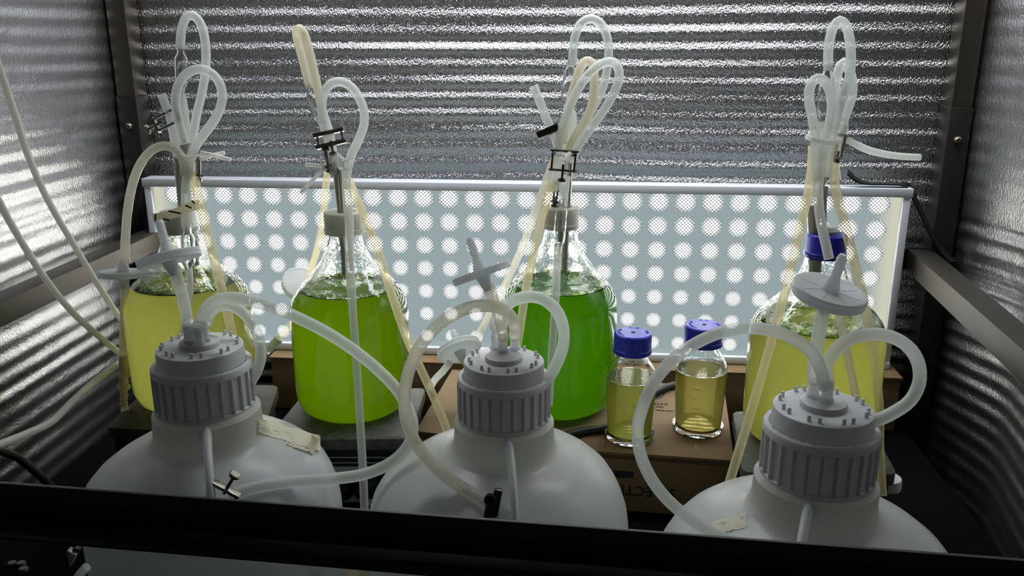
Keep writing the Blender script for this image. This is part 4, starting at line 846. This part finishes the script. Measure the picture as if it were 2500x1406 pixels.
# plain air lines along the left wall
tube('upper white air line hanging along the left foil wall', [(-40, 60, .90), (0, 172, .94), (38, 285, .97), (72, 388, 1.0), (118, 490, 1.03), (185, 605, 1.07), (250, 712, 1.10), (300, 785, 1.15), (350, 838, 1.225)], .0040, 'line', name='air_line', group='white air lines')
tube('lower white air line sagging across the left foil wall', [(-40, 420, .86), (0, 497, .89), (48, 582, .93), (105, 672, .97), (180, 765, 1.02), (255, 832, 1.06), (318, 879, 1.17), (362, 906, 1.235)], .0040, 'line', name='air_line', group='white air lines')
tube('white air line rising from the lower left edge of the picture', [(-40, 1105, .86), (0, 1085, .88), (62, 1060, .91), (125, 1030, .94), (172, 985, .97), (215, 945, 1.0), (262, 908, 1.05), (300, 880, 1.10), (350, 842, 1.22)], .0045, 'line', name='air_line', group='white air lines')
tube('dark cable in the shadow at the lower left', [(-40, 1095, .80), (0, 1100, .82), (45, 1118, .84), (85, 1150, .85), (118, 1180, .86), (160, 1230, .87)], .0045, 'rubber', name='power_cable', cat='cable', group=None)
tube('black cable curving over the cardboard box between the small bottles', [onZ(1385, 1062, BZ + .006), onZ(1430, 1052, BZ + .006), onZ(1478, 1045, BZ + .006), onZ(1540, 1010, BZ + .006), onZ(1585, 966, BZ + .006), onZ(1625, 946, BZ + .006), onZ(1665, 935, BZ + .006), onZ(1720, 918, BZ + .006)], .0055, 'rubber', name='power_cable', cat='cable', group=None)

# ------------------------------------------------------------------ ties, tape flag
def tie(label, ring, tails, r=.0016, w=.0016):
    t = thing('cable_tie', label, 'cable tie', onY(*ring[0]), 'nylon ties round the bundles')
    P = [onY(*p) for p in ring]; obj('strap', sweep(P + [P[0]], w, 8), M['tie'], t, world=True)
    for tl in tails: obj('tail', sweep([onY(*p) for p in tl], r, 8, hollow=.5), M['tie'], t, world=True)
    return t
tie('clear tie with two crossed tails on the leftmost bundle', [(440, 376, Y1 - .036), (462, 384, Y1 - .038), (482, 380, Y1 - .03), (486, 376, Y1), (462, 372, Y1 + .014), (438, 372, Y1)], [[(488, 388, Y1 - .02), (515, 380, Y1 - .02), (548, 373, Y1 - .02)], [(490, 372, Y1 - .024), (525, 380, Y1 - .026), (563, 390, Y1 - .028)]], .0026)
tie('clear tie with two tails on the second bundle', [(805, 402, Y2 - .01), (822, 380, Y2 - .018), (842, 390, Y2 - .03), (860, 402, Y2 - .04), (856, 414, Y2 - .04), (840, 412, Y2 - .03), (815, 410, Y2 + .014)], [[(803, 408, Y2 - .01), (775, 404, Y2 - .012), (745, 402, Y2 - .014)], [(800, 404, Y2 - .014), (765, 438, Y2 - .02), (733, 472, Y2 - .026)]], .0024)
tie('milky tie collar round the rightmost bundle', [(1972, 334, Y4 - .03), (1985, 340, Y4 - .044), (2012, 346, Y4 - .048), (2038, 346, Y4 - .036), (2050, 340, Y4 - .006), (2030, 334, Y4 + .02), (1990, 328, Y4 + .012)], [], .002, .0034)
tie('two cut tie ends at the plated frame of the third bundle', [(1350, 374, Y3 - .05), (1372, 378, Y3 - .056), (1398, 376, Y3 - .05), (1404, 370, Y3 - .02), (1376, 366, Y3 + .006), (1350, 368, Y3 - .01)], [[(1368, 376, Y3 - .052), (1367, 376, Y3 - .068)], [(1392, 374, Y3 - .054), (1384, 384, Y3 - .060), (1378, 394, Y3 - .064)]], .0030)
bm = bmesh.new(); rows = []                          # flag of tape with pen strokes
fl = thing('tape_flag', 'cream tape flag with black pen strokes wrapped round the leftmost tubes', 'tape label', onY(430, 520, Y1 - .045))
def flag_pt(u, v): return onY(368 + 118 * u + 10 * v * (1 - u), 522 - 32 * u + 4 * math.sin(5 * u) + (20 + 5 * u) * v, Y1 - .046 - .010 * math.sin(3 * u))
for i in range(15): rows.append([bm.verts.new(flag_pt(i / 14, k / 3)) for k in range(4)])
for A, B in zip(rows, rows[1:]):
    for k in range(3): bm.faces.new((A[k], A[k + 1], B[k + 1], B[k]))
bmesh.ops.solidify(bm, geom=bm.faces, thickness=.0008); obj('tape_strip', bm, M['tape'], fl, world=True)
for (u0, v0, u1, v1) in ((.10, .10, .02, .95), (.22, .75, .34, 1.0), (.38, .05, .60, .75), (.72, .15, .84, .65), (.86, -.05, .99, .6)):
    a, b = flag_pt(u0, v0), flag_pt(u1, v1); off = Vector((0, -.0014, 0)); obj('pen_stroke', sweep([a + off, a.lerp(b, .5) + off, b + off], .0011, 6), M['ink'], fl, world=True)

# ------------------------------------------------------------------ screw clamps
def screw_clamp(label, ctr, a_, b_, w, h, m='chrome', head=.006, screw=.018, t=.0036, bars=2):
    """open frame: bars across a_, posts and screw along b_"""
    a_ = Vector(a_).normalized(); b_ = Vector(b_); b_ = (b_ - a_ * b_.dot(a_)).normalized(); n = a_.cross(b_); X = (a_, n, b_)
    c = thing('screw_clamp', label, 'clamp', ctr, 'screw clamps on tubes'); mm = M[m]
    for sg in (-1, 1): bm = bmesh.new(); box(bm, ctr + b_ * (sg * h / 2), (w, .009, t), X, .0008); obj('crossbar', bm, mm, c, world=True)
    if bars > 2: bm = bmesh.new(); box(bm, ctr + b_ * (h * .30), (w * .9, .008, t * .8), X, .0006); obj('crossbar', bm, mm, c, world=True)
    for sg in (-1, 1): obj('side_post', stick(bmesh.new(), ctr + a_ * (sg * w * .40) - b_ * (h / 2), ctr + a_ * (sg * w * .40) + b_ * (h / 2), .0015, 8), mm, c, world=True)
    obj('screw', stick(bmesh.new(), ctr - b_ * (h * .2), ctr - b_ * (h / 2 + screw), .0018, 10), mm, c, world=True)
    bm = lathe([(0, .002), (head * .8, .002), (head, .0012), (head, -.0012), (head * .8, -.002), (0, -.002)], 20); o = obj('thumb_head', bm, mm, c); o.rotation_mode = 'QUATERNION'; o.rotation_quaternion = axis_rot(b_); o.location = -b_ * (h / 2 + screw)
    return c
def pix_dir(x0, y0, x1, y1, Y): return (onY(x1, y1, Y) - onY(x0, y0, Y)).normalized()
Y = Y1 - .012
screw_clamp('plated screw clamp on the cut tube end of the leftmost bundle', onY(408, 291, Y), pix_dir(400, 270, 418, 300, Y) + Vector((0, -.3, 0)), pix_dir(370, 310, 432, 286, Y), .020, .032, screw=.012)
screw_clamp('plated clamp hanging upright right of the leftmost bundle', onY(486, 402, Y1 - .012), Vector((.5, -.85, 0)), pix_dir(486, 430, 487, 375, Y), .013, .026, screw=.006, head=.0045)
screw_clamp('large plated screw clamp on the second bundle', onY(806, 338, Y2 - .012), pix_dir(770, 342, 838, 326, Y2), pix_dir(806, 352, 803, 326, Y2) + Vector((0, .25, 0)), .040, .015, screw=.012, head=.0062, t=.0052)
screw_clamp('small plated clamp below the large one on the second bundle', onY(797, 385, Y2 - .012), Vector((.35, -.9, 0)), pix_dir(800, 412, 792, 368, Y2), .013, .022, screw=.006, head=.0042)
screw_clamp('dark bar clamp on the cut tube end of the third bundle', onY(1338, 321, Y3 - .03), pix_dir(1312, 332, 1362, 310, Y3), Vector((.25, -.9, .35)), .030, .010, 'darkchrome', screw=.004, head=.003, t=.005)
screw_clamp('tall open plated frame clamp on the third bundle', onY(1376, 392, Y3 - .048), pix_dir(1342, 385, 1410, 390, Y3), pix_dir(1373, 420, 1377, 372, Y3), .037, .025, 'darkchrome', screw=.013, head=.0055, t=.0022, bars=3)
screw_clamp('small plated clamp hanging beside the off-white cap of the dark green bottle', onY(1357, 470, Y3 - .012), Vector((.4, -.9, 0)), pix_dir(1355, 495, 1362, 450, Y3), .012, .026, 'darkchrome', screw=.005, head=.0045)
screw_clamp('plated clamp on the right of the rightmost bundle', onY(2050, 358, Y4 - .006), Vector((.45, -.88, 0)), pix_dir(2042, 380, 2058, 330, Y4), .013, .026, screw=.004, head=.0045)
cl = on_body(C1, 540, 1195, .028)
screw_clamp('plated thumbscrew clamp at the end of the long tube on the leftmost carboy', cl - ZA * .008, pix_dir(520, 1178, 562, 1200, cl.y), pix_dir(552, 1218, 540, 1165, cl.y) * -1, .030, .020, screw=.018, head=.0058)
cl = on_body(C2, 1211, 1226, .026)
cc = thing('lever_clamp', 'dark pinch clamp with round knob on the front of the middle carboy', 'clamp', cl, 'screw clamps on tubes')
bm = bmesh.new(); ax2 = pix_dir(1205, 1270, 1220, 1190, cl.y); sd = Vector((1, 0, 0)); sd = (sd - ax2 * sd.dot(ax2)).normalized(); box(bm, cl - ax2 * .004, (.0085, .006, .038), (sd, ax2.cross(sd), ax2), .002); obj('lever_arm', bm, M['darkchrome'], cc, world=True)
bm = bmesh.new(); box(bm, cl - ax2 * .012 - sd * .006, (.007, .006, .026), (sd, ax2.cross(sd), ax2), .002); obj('lever_arm', bm, M['darkchrome'], cc, world=True)
o = obj('knob', lathe([(0, .003), (.005, .0028), (.0062, .0015), (.0062, -.002), (0, -.002)], 20), M['black'], cc); o.rotation_mode = 'QUATERNION'; o.rotation_quaternion = axis_rot(Vector((-.1, -1, .25))); o.location = onY(1197, 1220, cl.y - .006) - cl

# ------------------------------------------------------------------ front bar and the dark lower left corner
bl, br = onY(-160, 1170, .50), None; zb = bl.z
rA, rB = onZ(-160, 1168, zb), onZ(2660, 1382, zb); fd = (rB - rA).normalized(); sdv = Vector((-fd.y, fd.x, 0))
bm = bmesh.new(); hb = .0275; box(bm, (rA + rB) / 2 + sdv * .0015 - ZA * (hb / 2), ((rB - rA).length, .003, hb), (fd, sdv, ZA), .0006)
fb = thing('front_bar', 'dark flat metal bar crossing in front of the three white carboys', 'bar', (rA + rB) / 2 - ZA * hb); obj('bar_face', bm, M['darkbar'], fb, world=True)
bm = bmesh.new(); box(bm, (rA + rB) / 2 + sdv * -.010 - ZA * (hb - .0015), ((rB - rA).length, .020, .003), (fd, sdv, ZA), .0006); obj('bar_flange', bm, M['darkbar'], fb, world=True)
for p in (rA, rB): bm = bmesh.new(); box(bm, Vector((p.x, p.y, (zb - hb) / 2)) + sdv * .004, (.03, .02, zb - hb), (fd, sdv, ZA), .001); obj('bar_leg', bm, M['darkbar'], fb, world=True)
pb_ = onY(60, 1372, .60)
pu = thing('pump_controller', 'dark pump controller box half hidden in the lower left corner', 'controller', Vector((pb_.x, pb_.y, 0)))
zc_ = pb_.z
bm = bmesh.new(); box(bm, (pb_.x - .058, pb_.y + .03, zc_ / 2), (.12, .11, zc_), None, .004); obj('case', bm, M['shelf'], pu, world=True)
for x, y in ((30, 1380), (52, 1380), (58, 1394)):
    o = obj('button', lathe([(0, .003), (.003, .003), (.0036, .002), (.0036, 0), (0, 0)], 14), M['darkgrey'], pu); o.location = Vector((onZ(x, y, zc_).x, onZ(x, y, zc_).y, zc_)) - pu.location
hc = thing('hose_clamp', 'clear grey plastic hose clamp hanging left of the leftmost carboy', 'clamp', onY(170, 1360, .66))
d_ = pix_dir(158, 1392, 186, 1340, .66); s_ = Vector((1, 0, 0)); s_ = (s_ - d_ * s_.dot(d_)).normalized()
bm = bmesh.new(); box(bm, hc.location, (.0095, .008, .016), (s_, s_.cross(d_), d_), .0015); obj('clamp_body', bm, M['clearplastic'], hc, world=True)
bm = bmesh.new(); box(bm, onY(156, 1378, .656), (.006, .006, .005), (s_, s_.cross(d_), d_), .0012); obj('clamp_jaw', bm, M['clearplastic'], hc, world=True)
obj('clamp_lever', sweep([onY(186, 1345, .66), onY(196, 1322, .67), onY(215, 1296, .68)], .0032, 8), M['darkgrey'], hc, world=True)
tube('short pale tube end in the lower left corner', [(212, 1384, .66), (200, 1396, .66), (185, 1416, .66)], .0040, 'tube')
def hang(u, v): return onY(836 + 68 * u + 4 * v, 1332 + 90 * v, .745 - .012 * math.sin(4 * u))
bm = bmesh.new(); rows = [[bm.verts.new(hang(i / 12, k / 5) + Vector((0, .006 * noise.noise((i * .5, k * .4, 2.)), 0))) for k in range(6)] for i in range(13)]
for A, B in zip(rows, rows[1:]):
    for k in range(5): bm.faces.new((A[k], A[k + 1], B[k + 1], B[k]))
bmesh.ops.solidify(bm, geom=bm.faces, thickness=.0008)
tag(obj('paper_strip', bm, M['tape'], world=True), 'crumpled beige paper strip hanging between the left and middle carboys', 'paper')
